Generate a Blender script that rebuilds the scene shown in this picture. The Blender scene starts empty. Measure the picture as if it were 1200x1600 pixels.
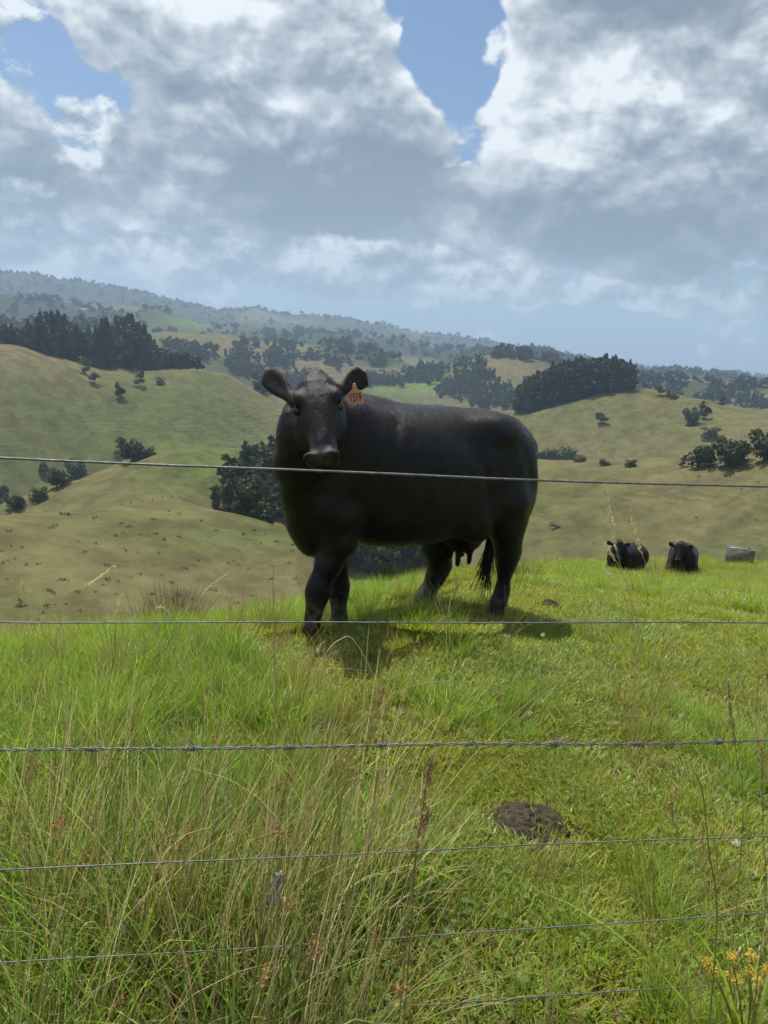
import bpy, math, random
import numpy as np
from mathutils import Matrix, Vector, Euler

rnd = random.Random(7)
rng = np.random.default_rng(11)
sc = bpy.context.scene
COL = sc.collection
R_ = math.radians

# ------------------------------------------------------------------ camera
CAM_Z = 1.4
PITCH, ROLL = R_(11.7), R_(3.5)
FPX = 1155.0                      # focal length in pixels of the 1200 x 1600 photograph
cam_d = bpy.data.cameras.new('camera')
cam_d.sensor_fit = 'VERTICAL'
cam_d.sensor_height = 36.0
cam_d.lens = FPX / 1600.0 * 36.0
cam_d.clip_start = 0.05
cam_d.clip_end = 30000.0
cam = bpy.data.objects.new('camera', cam_d)
COL.objects.link(cam)
M3 = Matrix.Rotation(math.pi / 2 - PITCH, 3, 'X') @ Matrix.Rotation(ROLL, 3, 'Z')
cam.matrix_world = Matrix.Translation((0, 0, CAM_Z)) @ M3.to_4x4()
sc.camera = cam
RM = np.array(M3)
CC = np.array([0.0, 0.0, CAM_Z])

# ------------------------------------------------------------------ light
SUN_EL, SUN_AZ = R_(69), R_(-44)          # azimuth measured from +Y (view direction) towards +X
sun_dir = np.array([math.cos(SUN_EL) * math.sin(SUN_AZ), math.cos(SUN_EL) * math.cos(SUN_AZ), math.sin(SUN_EL)])
sl = bpy.data.lights.new('sun', 'SUN')
sl.energy = 5.0
sl.angle = R_(0.55)
sl.color = (1.0, 0.955, 0.88)
so = bpy.data.objects.new('sun', sl)
COL.objects.link(so)
so.rotation_euler = Vector(sun_dir).to_track_quat('Z', 'Y').to_euler()
so.location = (-20, 30, 60)

sc.view_settings.view_transform = 'Standard'
sc.view_settings.look = 'None'
sc.view_settings.exposure = 0.38
sc.view_settings.gamma = 1.0
sc.view_settings.use_curve_mapping = False
sc.cycles.use_denoising = True
sc.cycles.max_bounces = 5
sc.cycles.diffuse_bounces = 2
sc.cycles.glossy_bounces = 2
sc.cycles.transmission_bounces = 3
sc.cycles.transparent_max_bounces = 4
sc.cycles.volume_bounces = 0
sc.cycles.use_adaptive_sampling = True
sc.cycles.adaptive_threshold = 0.035
sc.cycles.sample_clamp_indirect = 4.0


class NT:
    """small helper for building node trees"""
    def __init__(self, tree):
        self.t = tree
        tree.nodes.clear()

    def n(self, typ, ins=None, **props):
        nd = self.t.nodes.new(typ)
        for k, v in props.items():
            setattr(nd, k, v)
        for k, v in (ins or {}).items():
            s = nd.inputs[k]
            if isinstance(v, bpy.types.NodeSocket):
                self.t.links.new(v, s)
            else:
                s.default_value = v
        return nd

    def math(self, op, a, b=0.0, c=None, clamp=False):
        ins = {0: a, 1: b}
        if c is not None:
            ins[2] = c
        nd = self.n('ShaderNodeMath', ins, operation=op)
        nd.use_clamp = clamp
        return nd.outputs[0]

    def vmath(self, op, a, b=None, scale=None):
        ins = {0: a}
        if b is not None:
            ins[1] = b
        nd = self.n('ShaderNodeVectorMath', ins, operation=op)
        if scale is not None:
            if isinstance(scale, bpy.types.NodeSocket):
                self.t.links.new(scale, nd.inputs['Scale'])
            else:
                nd.inputs['Scale'].default_value = scale
        return nd.outputs['Value'] if op in ('DOT_PRODUCT', 'LENGTH', 'DISTANCE') else nd.outputs['Vector']

    def mix(self, f, a, b, blend='MIX'):
        nd = self.n('ShaderNodeMix', data_type='RGBA', blend_type=blend)
        for idx, v in ((0, f), (6, a), (7, b)):
            if isinstance(v, bpy.types.NodeSocket):
                self.t.links.new(v, nd.inputs[idx])
            else:
                nd.inputs[idx].default_value = v if not isinstance(v, tuple) or len(v) == 4 else (*v, 1.0)
        return nd.outputs[2]

    def rng(self, v, a, b, c=0.0, d=1.0, smooth=True):
        nd = self.n('ShaderNodeMapRange', {'Value': v, 'From Min': a, 'From Max': b, 'To Min': c, 'To Max': d})
        nd.interpolation_type = 'SMOOTHSTEP' if smooth else 'LINEAR'
        return nd.outputs[0]

    def noise(self, vec, scale, detail=4.0, rough=0.5, dist=0.0, out=0, dim='3D'):
        nd = self.n('ShaderNodeTexNoise', {'Scale': scale, 'Detail': detail, 'Roughness': rough, 'Distortion': dist}, noise_dimensions=dim)
        if vec is not None:
            self.t.links.new(vec, nd.inputs['Vector'])
        return nd.outputs[out]


def ray(px, py):
    d = RM @ np.array([(px - 600) / FPX, -(py - 800) / FPX, -1.0])
    return d / np.linalg.norm(d)


def at(px, py, depth):
    """point in the world on the sight line of a photo pixel, `depth` metres ahead (world Y)"""
    d = ray(px, py)
    return CC + d * (depth / d[1])


def to_px(p):
    q = (np.asarray(p, float) - CC) @ RM
    w = np.where(-q[..., 2] > 1e-3, -q[..., 2], 1e-3)
    return 600 + FPX * q[..., 0] / w, 800 - FPX * q[..., 1] / w


# ------------------------------------------------------------------ world: sky with cumulus
SEED1 = (2.3, 7.1, 0.0)
SEED2 = (5.2, 1.4, 0.0)
SEED1 = (7.7, 19.3, 0.0)
SEED2 = (5.2, 1.4, 0.0)
SEED1 = (7.7, 19.3, 0.0)
SEED2 = (5.2, 1.4, 0.0)
SEED1 = (7.7, 19.3, 0.0)
SEED2 = (5.2, 1.4, 0.0)
SEED1 = (7.7, 19.3, 0.0)
SEED2 = (5.2, 1.4, 0.0)
SEED1 = (7.7, 19.3, 0.0)
SEED2 = (5.2, 1.4, 0.0)
SEED1 = (7.7, 19.3, 0.0)
SEED2 = (5.2, 1.4, 0.0)
SEED1 = (7.7, 19.3, 0.0)
SEED2 = (5.2, 1.4, 0.0)
SEED1 = (7.7, 19.3, 0.0)
SEED2 = (5.2, 1.4, 0.0)
SEED1 = (7.7, 19.3, 0.0)
SEED2 = (5.2, 1.4, 0.0)
SKY_COVER = 0.06
SKY_TINT = (0.80, 0.92, 1.0)
SKY_BLOBS = ((60, 110, 8, -0.55), (700, 30, 6, -0.5), (715, 160, 6, -0.5),
             (400, 130, 13, 0.40), (1000, 180, 15, 0.45), (560, 230, 9, 0.25), (150, 290, 8, 0.25), (10, 210, 5, 0.3),
             (900, 60, 6, 0.3), (120, 0, 5, 0.3), (1150, 60, 9, 0.3))
# thick bases (dark) and sunlit flanks (light) of the big clouds
SKY_SHADE = ((520, 225, 9, -0.34), (640, 235, 6, -0.2), (330, 190, 5, -0.15), (1010, 370, 9, -0.25), (1100, 60, 8, -0.25), (180, 300, 6, -0.15),
             (260, 110, 6, 0.22), (860, 110, 7, 0.28), (480, 80, 6, 0.12), (330, 330, 8, 0.15), (700, 340, 6, 0.12), (1120, 210, 6, 0.15))
world = bpy.data.worlds.new('World')
sc.world = world
world.use_nodes = True
W = NT(world.node_tree)
sky = W.n('ShaderNodeTexSky', sky_type='NISHITA')
sky.sun_disc = False
sky.sun_elevation = SUN_EL
sky.sun_rotation = SUN_AZ
sky.altitude = 150
sky.air_density = 1.0
sky.dust_density = 1.2
sky.ozone_density = 2.0
tc = W.n('ShaderNodeTexCoord')
v = W.vmath('NORMALIZE', tc.outputs['Generated'])
sepv = W.n('ShaderNodeSeparateXYZ', {0: v})
# the sky dome laid flat (stereographic, centred on the view): cheap two-dimensional noise, seamless all round but straight behind
flat = W.n('ShaderNodeCombineXYZ', {0: sepv.outputs['X'], 1: W.math('MULTIPLY', sepv.outputs['Z'], 1.35), 2: 0.0}).outputs[0]
flat = W.vmath('SCALE', flat, scale=W.math('DIVIDE', 2.0, W.math('ADD', sepv.outputs['Y'], 1.12)))
sdir = tuple(float(a) for a in sun_dir)


def bank(k, seed, cover, blobs, up, soft, tone, cells, shade=()):
    """cauliflower clouds: the field is also read a little towards the sun, to know which side is lit"""
    ps = W.vmath('ADD', W.vmath('SCALE', flat, scale=k), seed)
    wn = W.noise(ps, 2.2, 2.0, 0.55, out=1, dim='2D')
    pw = W.vmath('ADD', ps, W.vmath('SCALE', W.vmath('SUBTRACT', wn, (0.5, 0.5, 0.5)), scale=0.13))

    def fine(off):
        p = W.vmath('ADD', pw, off)
        if cells:
            vo = W.n('ShaderNodeTexVoronoi', {'Vector': p, 'Scale': 1.9, 'Detail': 3.0, 'Roughness': 0.54, 'Lacunarity': 2.3}, feature='F1', normalize=True, voronoi_dimensions='2D')
            f = W.math('MULTIPLY', W.math('SUBTRACT', 0.33, vo.outputs['Distance']), 0.80)
            return W.math('ADD', f, W.math('MULTIPLY', W.math('SUBTRACT', W.noise(p, 6.0, 5.0, 0.60, dim='2D'), 0.5), 0.24))
        return W.math('MULTIPLY', W.math('SUBTRACT', W.noise(p, 3.0, 6.0, 0.58, dim='2D'), 0.5), 1.1)

    def broad(off):
        return W.math('MULTIPLY', W.math('SUBTRACT', W.noise(W.vmath('ADD', ps, off), 1.0, 2.0, 0.5, dim='2D'), 0.5), 1.5)

    u = up * k * 1.3
    b0, g0 = broad((0, 0, 0)), fine((0, 0, 0))
    b1, g1 = broad((sdir[0] * u * 1.5, u * 5.0, 0)), fine((sdir[0] * u, u, 0))
    den = W.math('ADD', W.math('ADD', b0, g0), cover)
    for px, py, rad, wt in blobs:
        dt = W.vmath('DOT_PRODUCT', v, tuple(float(a) for a in ray(px, py)))
        den = W.math('ADD', den, W.rng(dt, math.cos(R_(rad)), 1.0, 0.0, wt, smooth=False))
    al = W.rng(den, 0.0, soft)
    lit = W.math('MULTIPLY', W.math('SUBTRACT', g0, g1), tone[0])
    lit = W.math('ADD', lit, W.math('MULTIPLY', W.math('SUBTRACT', b0, b1), tone[1]))
    lit = W.math('ADD', lit, W.rng(den, 0.0, 0.6, tone[2], tone[3]))
    for px, py, rad, wt in shade:
        dt = W.vmath('DOT_PRODUCT', v, tuple(float(a) for a in ray(px, py)))
        lit = W.math('ADD', lit, W.rng(dt, math.cos(R_(rad)), 1.0, 0.0, wt))
    lit = W.math('MULTIPLY', lit, 1.0, clamp=True)
    return al, lit


def cloud_ramp(lit):
    ramp = W.n('ShaderNodeValToRGB', {0: lit})
    cr = ramp.color_ramp
    cr.elements[0].position = 0.0
    cr.elements[0].color = (0.160, 0.198, 0.245, 1)
    cr.elements[1].position = 1.0
    cr.elements[1].color = (0.74, 0.77, 0.785, 1)
    for ps, c in ((0.35, (0.245, 0.288, 0.335, 1)), (0.68, (0.44, 0.485, 0.52, 1))):
        cr.elements.new(ps).color = c
    return ramp.outputs[0]


low = W.rng(sepv.outputs['Z'], 0.06, 0.17, -0.7, 0.0)
al1, lit1 = bank(3.0, SEED1, W.math('ADD', low, SKY_COVER), SKY_BLOBS, 0.019, 0.11, (3.1, 1.35, 0.74, 0.34), True, SKY_SHADE)
low2 = W.math('ADD', W.rng(sepv.outputs['Z'], 0.045, 0.10, -0.65, 0.0), W.rng(sepv.outputs['Z'], 0.16, 0.30, 0.0, -0.6))
al2, lit2 = bank(6.0, SEED2, W.math('ADD', low2, 0.42), (), 0.014, 0.18, (2.6, 1.2, 0.72, 0.42), False)
skyc = W.vmath('MULTIPLY', W.vmath('SCALE', sky.outputs[0], scale=0.085), SKY_TINT)
hz = W.rng(sepv.outputs['Z'], 0.0, 0.20, 0.85, 0.0)
skyc2 = W.mix(hz, skyc, (0.29, 0.40, 0.49))
# far clouds near the horizon sink into the pale air
fade = W.rng(sepv.outputs['Z'], 0.03, 0.22, 0.5, 0.0)
c2 = W.mix(fade, cloud_ramp(lit2), (0.32, 0.405, 0.48))
c1 = W.mix(W.math('MULTIPLY', fade, 0.6), cloud_ramp(lit1), (0.32, 0.405, 0.48))
fin = W.mix(W.math('MULTIPLY', al2, 0.9), skyc2, c2)
fin = W.mix(W.math('MULTIPLY', al1, 0.97), fin, c1)
bg = W.n('ShaderNodeBackground', {'Color': fin, 'Strength': 1.0})
W.n('ShaderNodeOutputWorld', {'Surface': bg.outputs[0]})
world.cycles.sampling_method = 'NONE'      # even sky: found by the bounces alone


# ------------------------------------------------------------------ helpers
def tag(o, label=None, cat=None, group=None, kind=None):
    if label:
        o['label'] = label
    if cat:
        o['category'] = cat
    if group:
        o['group'] = group
    if kind:
        o['kind'] = kind
    return o


def empty(name, loc=(0, 0, 0), rz=0.0):
    o = bpy.data.objects.new(name, None)
    COL.objects.link(o)
    o.empty_display_size = 0.1
    o.location = loc
    o.rotation_euler = (0, 0, rz)
    return o


def np_mesh(name, V, Fs, col=None, smooth=False):
    """V (n,3); Fs list of int arrays (m,3) / (m,4); col (n,3) -> point colour attribute 'Col'"""
    me = bpy.data.meshes.new(name)
    V = np.ascontiguousarray(V, np.float32)
    Fs = [np.asarray(f, np.int32) for f in (Fs if isinstance(Fs, (list, tuple)) else [Fs]) if len(f)]
    me.vertices.add(len(V))
    me.vertices.foreach_set('co', V.ravel())
    nl = sum(f.size for f in Fs)
    npoly = sum(len(f) for f in Fs)
    me.loops.add(nl)
    me.polygons.add(npoly)
    me.loops.foreach_set('vertex_index', np.concatenate([f.ravel() for f in Fs]))
    starts, o = [], 0
    for f in Fs:
        k = f.shape[1]
        starts.append(o + np.arange(len(f)) * k)
        o += f.size
    me.polygons.foreach_set('loop_start', np.concatenate(starts).astype(np.int32))
    if smooth:
        me.polygons.foreach_set('use_smooth', np.ones(npoly, bool))
    if col is not None:
        ca = me.attributes.new('Col', 'FLOAT_COLOR', 'POINT')
        c4 = np.ones((len(V), 4), np.float32)
        c4[:, :3] = col
        ca.data.foreach_set('color', c4.ravel())
    me.update(calc_edges=True)
    me.validate()
    return me


def add(name, me, mat, parent=None, loc=None):
    o = bpy.data.objects.new(name, me)
    COL.objects.link(o)
    if mat is not None and len(me.materials) == 0:
        me.materials.append(mat)
    if parent is not None:
        o.parent = parent
    if loc is not None:
        o.location = loc
    return o


class Soup:
    def __init__(self):
        self.V, self.F3, self.F4, self.C, self.n = [], [], [], [], 0

    def put(self, V, F, C):
        V = np.asarray(V, float).reshape(-1, 3)
        F = np.asarray(F, int)
        C = np.broadcast_to(np.asarray(C, float), (len(V), 3))
        (self.F3 if F.shape[1] == 3 else self.F4).append(F + self.n)
        self.V.append(V)
        self.C.append(C)
        self.n += len(V)
        return self

    def mesh(self, name, smooth=False):
        Fs = []
        if self.F3:
            Fs.append(np.concatenate(self.F3))
        if self.F4:
            Fs.append(np.concatenate(self.F4))
        return np_mesh(name, np.concatenate(self.V), Fs, np.concatenate(self.C), smooth)


def nrm(a):
    a = np.asarray(a, float)
    return a / np.maximum(np.linalg.norm(a, axis=-1, keepdims=True), 1e-9)


def smooth01(a, b, x):
    t = np.clip((x - a) / (b - a), 0, 1)
    return t * t * (3 - 2 * t)


_perm = np.random.default_rng(5).random((256, 256))


def vnoise(x, y):
    xi, yi = np.floor(x).astype(int), np.floor(y).astype(int)
    fx, fy = x - xi, y - yi
    fx, fy = fx * fx * (3 - 2 * fx), fy * fy * (3 - 2 * fy)
    g = lambda a, b: _perm[a & 255, b & 255]
    return (g(xi, yi) * (1 - fx) + g(xi + 1, yi) * fx) * (1 - fy) + (g(xi, yi + 1) * (1 - fx) + g(xi + 1, yi + 1) * fx) * fy


def fbm(x, y, oct=4, gain=0.5):
    s, a, t = 0, 1, 0
    for i in range(oct):
        s = s + a * (vnoise(x * 2 ** i + 17.3 * i, y * 2 ** i + 5.1 * i) - 0.5)
        t += a
        a *= gain
    return s / t * 2


def blades(soup, base, head, length, width, lean, bend, c_root, c_tip, seg=3, flat=True):
    """ribbons or thin three-sided stems that rise from `base`, lean towards `head` and curve over"""
    n = len(base)
    t = np.linspace(0, 1, seg + 1)
    hx, hy = np.cos(head), np.sin(head)
    ang = lean[:, None] + bend[:, None] * t[None, :]
    dl = (length / seg)[:, None]
    h = np.concatenate([np.zeros((n, 1)), np.cumsum(np.sin(ang[:, :-1]) * dl, 1)], 1)
    z = np.concatenate([np.zeros((n, 1)), np.cumsum(np.cos(ang[:, :-1]) * dl, 1)], 1)
    P = np.stack([base[:, None, 0] + hx[:, None] * h, base[:, None, 1] + hy[:, None] * h, base[:, None, 2] + z], -1)
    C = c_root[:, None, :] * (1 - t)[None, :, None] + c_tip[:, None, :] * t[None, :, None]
    if flat:
        side = np.stack([-hy, hx, np.zeros(n)], -1)
        tw = rng.uniform(-0.9, 0.9, n)
        side = side * np.cos(tw)[:, None] + np.stack([hx, hy, 0 * hx], -1) * np.sin(tw)[:, None]
        wd = width[:, None] * np.array([0.75, 1.0, 0.8, 0.5, 0.4, 0.3][:seg] + [0.0])[None, :] * 0.5
        L = P[:, :-1] - side[:, None] * wd[:, :-1, None]
        Rr = P[:, :-1] + side[:, None] * wd[:, :-1, None]
        V = np.concatenate([L, Rr, P[:, -1:]], 1)
        CV = np.concatenate([C[:, :-1], C[:, :-1], C[:, -1:]], 1)
        m = 2 * seg + 1
        o = (np.arange(n) * m)[:, None]
        F4 = np.concatenate([np.stack([i + 0 * o, seg + i + 0 * o, seg + i + 1 + 0 * o, i + 1 + 0 * o], -1) + o[:, :, None] for i in range(seg - 1)], 1).reshape(-1, 4)
        F3 = (np.array([[seg - 1, 2 * seg - 1, 2 * seg]])[None] + o[:, :, None]).reshape(-1, 3)
        soup.put(V.reshape(-1, 3), F4, CV.reshape(-1, 3))
        soup.F3.append(F3 + soup.n - n * m)
    else:
        side = np.stack([-hy, hx, np.zeros(n)], -1)
        fwd = np.stack([hx, hy, np.zeros(n)], -1)
        wd = width[:, None] * (1 - 0.75 * t)[None, :] * 0.5
        rings = []
        for k in range(3):
            a = 2 * math.pi * k / 3
            rings.append(P + side[:, None] * (math.cos(a) * wd)[..., None] + fwd[:, None] * (math.sin(a) * wd)[..., None])
        V = np.stack(rings, 2)                # n, seg+1, 3, 3
        m = (seg + 1) * 3
        o = (np.arange(n) * m)[:, None]
        quads = []
        for i in range(seg):
            for k in range(3):
                quads.append([i * 3 + k, i * 3 + (k + 1) % 3, (i + 1) * 3 + (k + 1) % 3, (i + 1) * 3 + k])
        F4 = (np.array(quads)[None] + o[:, :, None]).reshape(-1, 4)
        CV = np.repeat(C[:, :, None, :], 3, 2)
        soup.put(V.reshape(-1, 3), F4, CV.reshape(-1, 3))
    return P


def tube_pts(soup, pts, radii, col, sides=6, cap=True):
    P = np.asarray(pts, float)
    n = len(P)
    T = nrm(np.gradient(P, axis=0))
    ref = np.array([0, 0, 1.0]) if abs(T[0, 2]) < 0.9 else np.array([1.0, 0, 0])
    A = nrm(np.cross(T, ref))
    B = np.cross(T, A)
    a = np.arange(sides) * 2 * math.pi / sides
    r = np.broadcast_to(np.asarray(radii, float), (n,))
    V = P[:, None] + r[:, None, None] * (np.cos(a)[None, :, None] * A[:, None] + np.sin(a)[None, :, None] * B[:, None])
    idx = np.arange(n * sides).reshape(n, sides)
    F = np.stack([idx[:-1], np.roll(idx[:-1], -1, 1), np.roll(idx[1:], -1, 1), idx[1:]], -1).reshape(-1, 4)
    V = V.reshape(-1, 3)
    base = soup.n
    soup.put(V, F, col)
    if cap:
        soup.put(P[[0, -1]], np.array([[0, 0, 0]])[:0].reshape(0, 3), col)
        c0, c1 = soup.n - 2, soup.n - 1
        f = [[c0, base + (k + 1) % sides, base + k] for k in range(sides)]
        l = base + (n - 1) * sides
        f += [[c1, l + k, l + (k + 1) % sides] for k in range(sides)]
        soup.F3.append(np.array(f))
    return soup


def catmull(pts, per=6):
    P = np.asarray(pts, float)
    P = np.concatenate([[2 * P[0] - P[1]], P, [2 * P[-1] - P[-2]]])
    out = []
    for i in range(1, len(P) - 2):
        t = np.linspace(0, 1, per, endpoint=False)[:, None]
        a, b, c, d = P[i - 1], P[i], P[i + 1], P[i + 2]
        out.append(0.5 * (2 * b + (c - a) * t + (2 * a - 5 * b + 4 * c - d) * t ** 2 + (3 * b - a - 3 * c + d) * t ** 3))
    out.append(P[-2:-1])
    return np.concatenate(out)


# ------------------------------------------------------------------ materials
def new_mat(name):
    m = bpy.data.materials.new(name)
    m.use_nodes = True
    return m, NT(m.node_tree)


def leaf_mat(name, trans=0.45, tint=(1, 1, 1), rough=0.55, spec=0.3, hue_var=0.35, patchy=0.0):
    m, N = new_mat(name)
    col = N.n('ShaderNodeAttribute', attribute_name='Col').outputs['Color']
    oi = N.n('ShaderNodeObjectInfo').outputs['Random']
    val = N.rng(oi, 0, 1, 1 - hue_var, 1 + hue_var, smooth=False)
    col = N.vmath('MULTIPLY', N.vmath('SCALE', col, scale=val), tint)
    if patchy:                                            # sward goes from deep green to yellowish in drifts
        pos = N.n('ShaderNodeNewGeometry').outputs['Position']
        nz = N.math('ADD', N.math('MULTIPLY', N.noise(pos, 2.3, 4.0, 0.6), 0.6), N.math('MULTIPLY', N.noise(pos, 0.55, 3.0, 0.6), 0.4))
        col = N.mix(N.rng(nz, 0.40, 0.66, 0.0, patchy), col, N.vmath('MULTIPLY', col, (1.22, 1.06, 0.95)))
        col = N.mix(N.rng(nz, 0.44, 0.26, 0.0, patchy), col, N.vmath('MULTIPLY', col, (0.55, 0.70, 0.55)))
    p = N.n('ShaderNodeBsdfPrincipled', {'Base Color': col, 'Roughness': rough, 'Specular IOR Level': spec})
    tcol = N.vmath('MULTIPLY', col, (1.2, 1.2, 0.6))
    tr = N.n('ShaderNodeBsdfTranslucent', {'Color': tcol})
    mx = N.n('ShaderNodeMixShader', {0: trans, 1: p.outputs[0], 2: tr.outputs[0]})
    N.n('ShaderNodeOutputMaterial', {'Surface': mx.outputs[0]})
    return m


def col_mat(name, rough=0.8, spec=0.2, noise_amt=0.3, noise_scale=30.0, bump=0.0, metallic=0.0):
    m, N = new_mat(name)
    col = N.n('ShaderNodeAttribute', attribute_name='Col').outputs['Color']
    co = N.n('ShaderNodeTexCoord').outputs['Object']
    nz = N.noise(co, noise_scale, 5.0, 0.6)
    col = N.vmath('SCALE', col, scale=N.rng(nz, 0.25, 0.75, 1 - noise_amt, 1 + noise_amt))
    p = N.n('ShaderNodeBsdfPrincipled', {'Base Color': col, 'Roughness': rough, 'Specular IOR Level': spec, 'Metallic': metallic})
    if bump:
        b = N.n('ShaderNodeBump', {'Height': nz, 'Strength': bump, 'Distance': 0.02})
        N.t.links.new(b.outputs[0], p.inputs['Normal'])
    N.n('ShaderNodeOutputMaterial', {'Surface': p.outputs[0]})
    return m


MAT_GRASS = leaf_mat('grass_blade', 0.48, hue_var=0.10, rough=0.42, spec=0.45, patchy=0.9)
MAT_RUSH = leaf_mat('rush_stem', 0.38, hue_var=0.1, rough=0.45, spec=0.4)
MAT_LEAF = leaf_mat('tree_foliage', 0.22, hue_var=0.15, spec=0.2)
MAT_BARK = col_mat('bark', 0.9, 0.1, 0.35, 4.0)
MAT_WOOD = col_mat('weathered_wood', 0.85, 0.15, 0.4, 14.0, 0.6)
MAT_CONC = col_mat('weathered_concrete', 0.9, 0.15, 0.35, 9.0, 0.5)
MAT_PLAIN = col_mat('plain_tint', 0.7, 0.3, 0.15, 60.0)

# galvanised wire
MAT_WIRE, N = new_mat('galvanised_wire')
co = N.n('ShaderNodeTexCoord').outputs['Object']
nz = N.noise(co, 90.0, 4.0, 0.6)
N.n('ShaderNodeOutputMaterial', {'Surface': N.n('ShaderNodeBsdfPrincipled', {
    'Base Color': N.mix(N.rng(nz, 0.3, 0.7), (0.075, 0.08, 0.078), (0.17, 0.175, 0.17)), 'Metallic': 0.25,
    'Roughness': N.rng(nz, 0.3, 0.7, 0.6, 0.45)}).outputs[0]})

# ------------------------------------------------------------------ terrain
# crest lines: (photo x, photo y, distance m). z follows from the sight line, so hills have real size
C0 = [(-500, 1060, 4.6), (0, 1024, 5.0), (250, 1010, 5.4), (400, 982, 6.4), (500, 952, 8.0), (600, 930, 11), (700, 908, 15),
      (850, 888, 21), (1000, 882, 24), (1200, 884, 25), (1700, 905, 25)]
C1 = [(-500, 830, 90), (0, 805, 95), (140, 797, 100), (280, 778, 112), (350, 805, 106), (465, 844, 96), (520, 895, 90), (600, 950, 80),
      (700, 940, 75), (850, 920, 70), (1000, 910, 70), (1200, 910, 70), (1700, 930, 70)]
C2 = [(-500, 850, 170), (0, 806, 172), (60, 784, 176), (140, 750, 182), (240, 713, 188), (300, 703, 192), (370, 702, 198), (450, 712, 200), (600, 716, 190),
      (828, 719, 180), (900, 728, 178), (1050, 731, 172), (1150, 726, 166), (1200, 720, 160), (1700, 740, 150)]
C3 = [(-500, 540, 370), (0, 534, 380), (30, 538, 384), (75, 551, 390), (130, 563, 400), (230, 573, 410), (300, 573, 420), (350, 581, 430), (390, 601, 430), (435, 626, 430),
      (560, 640, 430), (700, 650, 420), (790, 646, 405), (880, 627, 400), (990, 616, 400), (1050, 623, 390), (1200, 641, 380), (1700, 690, 360)]
C4 = [(-500, 500, 880), (0, 508, 900), (250, 522, 900), (330, 527, 910), (450, 537, 950), (550, 547, 950), (640, 572, 900), (700, 581, 850), (740, 562, 800), (790, 555, 800),
      (850, 564, 800), (920, 581, 810), (1000, 593, 850), (1100, 600, 900), (1200, 607, 900), (1700, 650, 900)]
C5 = [(-500, 460, 1500), (0, 463, 1500), (120, 471, 1500), (250, 480, 1500), (330, 505, 1500), (450, 516, 1500), (600, 531, 1550), (700, 549, 1500), (850, 557, 1450), (1000, 584, 1500), (1200, 600, 1500), (1700, 650, 1500)]
C6 = [(-500, 400, 2600), (-100, 418, 2600), (0, 429, 2600), (60, 434, 2600), (130, 440, 2600), (200, 453, 2600), (270, 468, 2600), (330, 481, 2600), (370, 484, 2600), (395, 477, 2600), (440, 490, 2600), (500, 493, 2600),
      (600, 511, 2650), (660, 522, 2650), (720, 525, 2650), (800, 538, 2700), (870, 546, 2700), (960, 567, 2700), (1040, 577, 2700), (1120, 581, 2700), (1200, 588, 2700), (1700, 620, 2700)]
AZ_V = R_(48)
az_in = np.linspace(-AZ_V, AZ_V, 620)
az_out = np.linspace(AZ_V, 2 * math.pi - AZ_V, 72)[1:-1]
AZ = np.concatenate([az_in, az_out])
AZW = np.where(AZ > math.pi, AZ - 2 * math.pi, AZ)
NR = 460
RR = np.exp(np.linspace(math.log(0.25), math.log(4600), NR))


def crest(tab):
    a, r, z = [], [], []
    for px, py, D in tab:
        d = ray(px, py)
        h = math.hypot(d[0], d[1])
        a.append(math.atan2(d[0], d[1]))
        r.append(D)
        z.append(CAM_Z + D * d[2] / h)
    a = np.array(a)
    return np.interp(AZW, a, r), np.interp(AZW, a, z)


ks = [(np.full(len(AZ), 0.2), np.full(len(AZ), 0.05)), (np.full(len(AZ), 1.4), np.full(len(AZ), 0.05)),
      (np.full(len(AZ), 2.6), np.full(len(AZ), -0.02)), (3.9 + 0.9 * smooth01(-.12, .12, AZW), -0.15 - 0.06 * smooth01(0.1, 0.5, -AZW) - 0.05 * smooth01(0, .3, AZW))]
prev = None
for i, tab in enumerate((C0, C1, C2, C3, C4, C5, C6)):
    r, z = crest(tab)
    if prev is not None:
        pr, pz = prev
        fr = [0, 0.40, 0.42, 0.40, 0.42, 0.45, 0.5][i]
        rt = pr + fr * (r - pr)
        los = CAM_Z + (pz - CAM_Z) * rt / pr
        zt = np.minimum(los, z) - [0, 0.09, 0.10, 0.13, 0.08, 0.06, 0.05][i] * (rt - pr)
        ks.append((rt, zt))
    else:                                                  # the paddock falls away evenly to its brow
        ks.append(((ks[-1][0] + r) / 2, (ks[-1][1] + z) / 2 - 0.012 * (r - ks[-1][0])))
    ks.append((r, z))
    prev = (r, z)
ks.append((np.full(len(AZ), 3500.0), prev[1] - 60))
ks.append((np.full(len(AZ), 4700.0), prev[1] - 110))
KR = np.stack([k[0] for k in ks], 1)
KZ = np.stack([k[1] for k in ks], 1)
h = np.diff(KR, axis=1)
dl = np.diff(KZ, axis=1) / h
mslope = np.zeros_like(KZ)
w1 = 2 * h[:, 1:] + h[:, :-1]
w2 = h[:, 1:] + 2 * h[:, :-1]
same = dl[:, :-1] * dl[:, 1:] > 0
with np.errstate(divide='ignore', invalid='ignore'):
    hm = (w1 + w2) / (w1 / dl[:, :-1] + w2 / dl[:, 1:])
mslope[:, 1:-1] = np.where(same, np.nan_to_num(hm), 0)
mslope[:, -1] = dl[:, -1]
HZ = np.zeros((len(AZ), NR))
for j in range(len(AZ)):
    k = np.clip(np.searchsorted(KR[j], RR) - 1, 0, KR.shape[1] - 2)
    hh = KR[j, k + 1] - KR[j, k]
    t = np.clip((RR - KR[j, k]) / hh, 0, 1)
    HZ[j] = ((1 + 2 * t) * (1 - t) ** 2 * KZ[j, k] + t * (1 - t) ** 2 * hh * mslope[j, k] + t * t * (3 - 2 * t) * KZ[j, k + 1] + t * t * (t - 1) * hh * mslope[j, k + 1])
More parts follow.
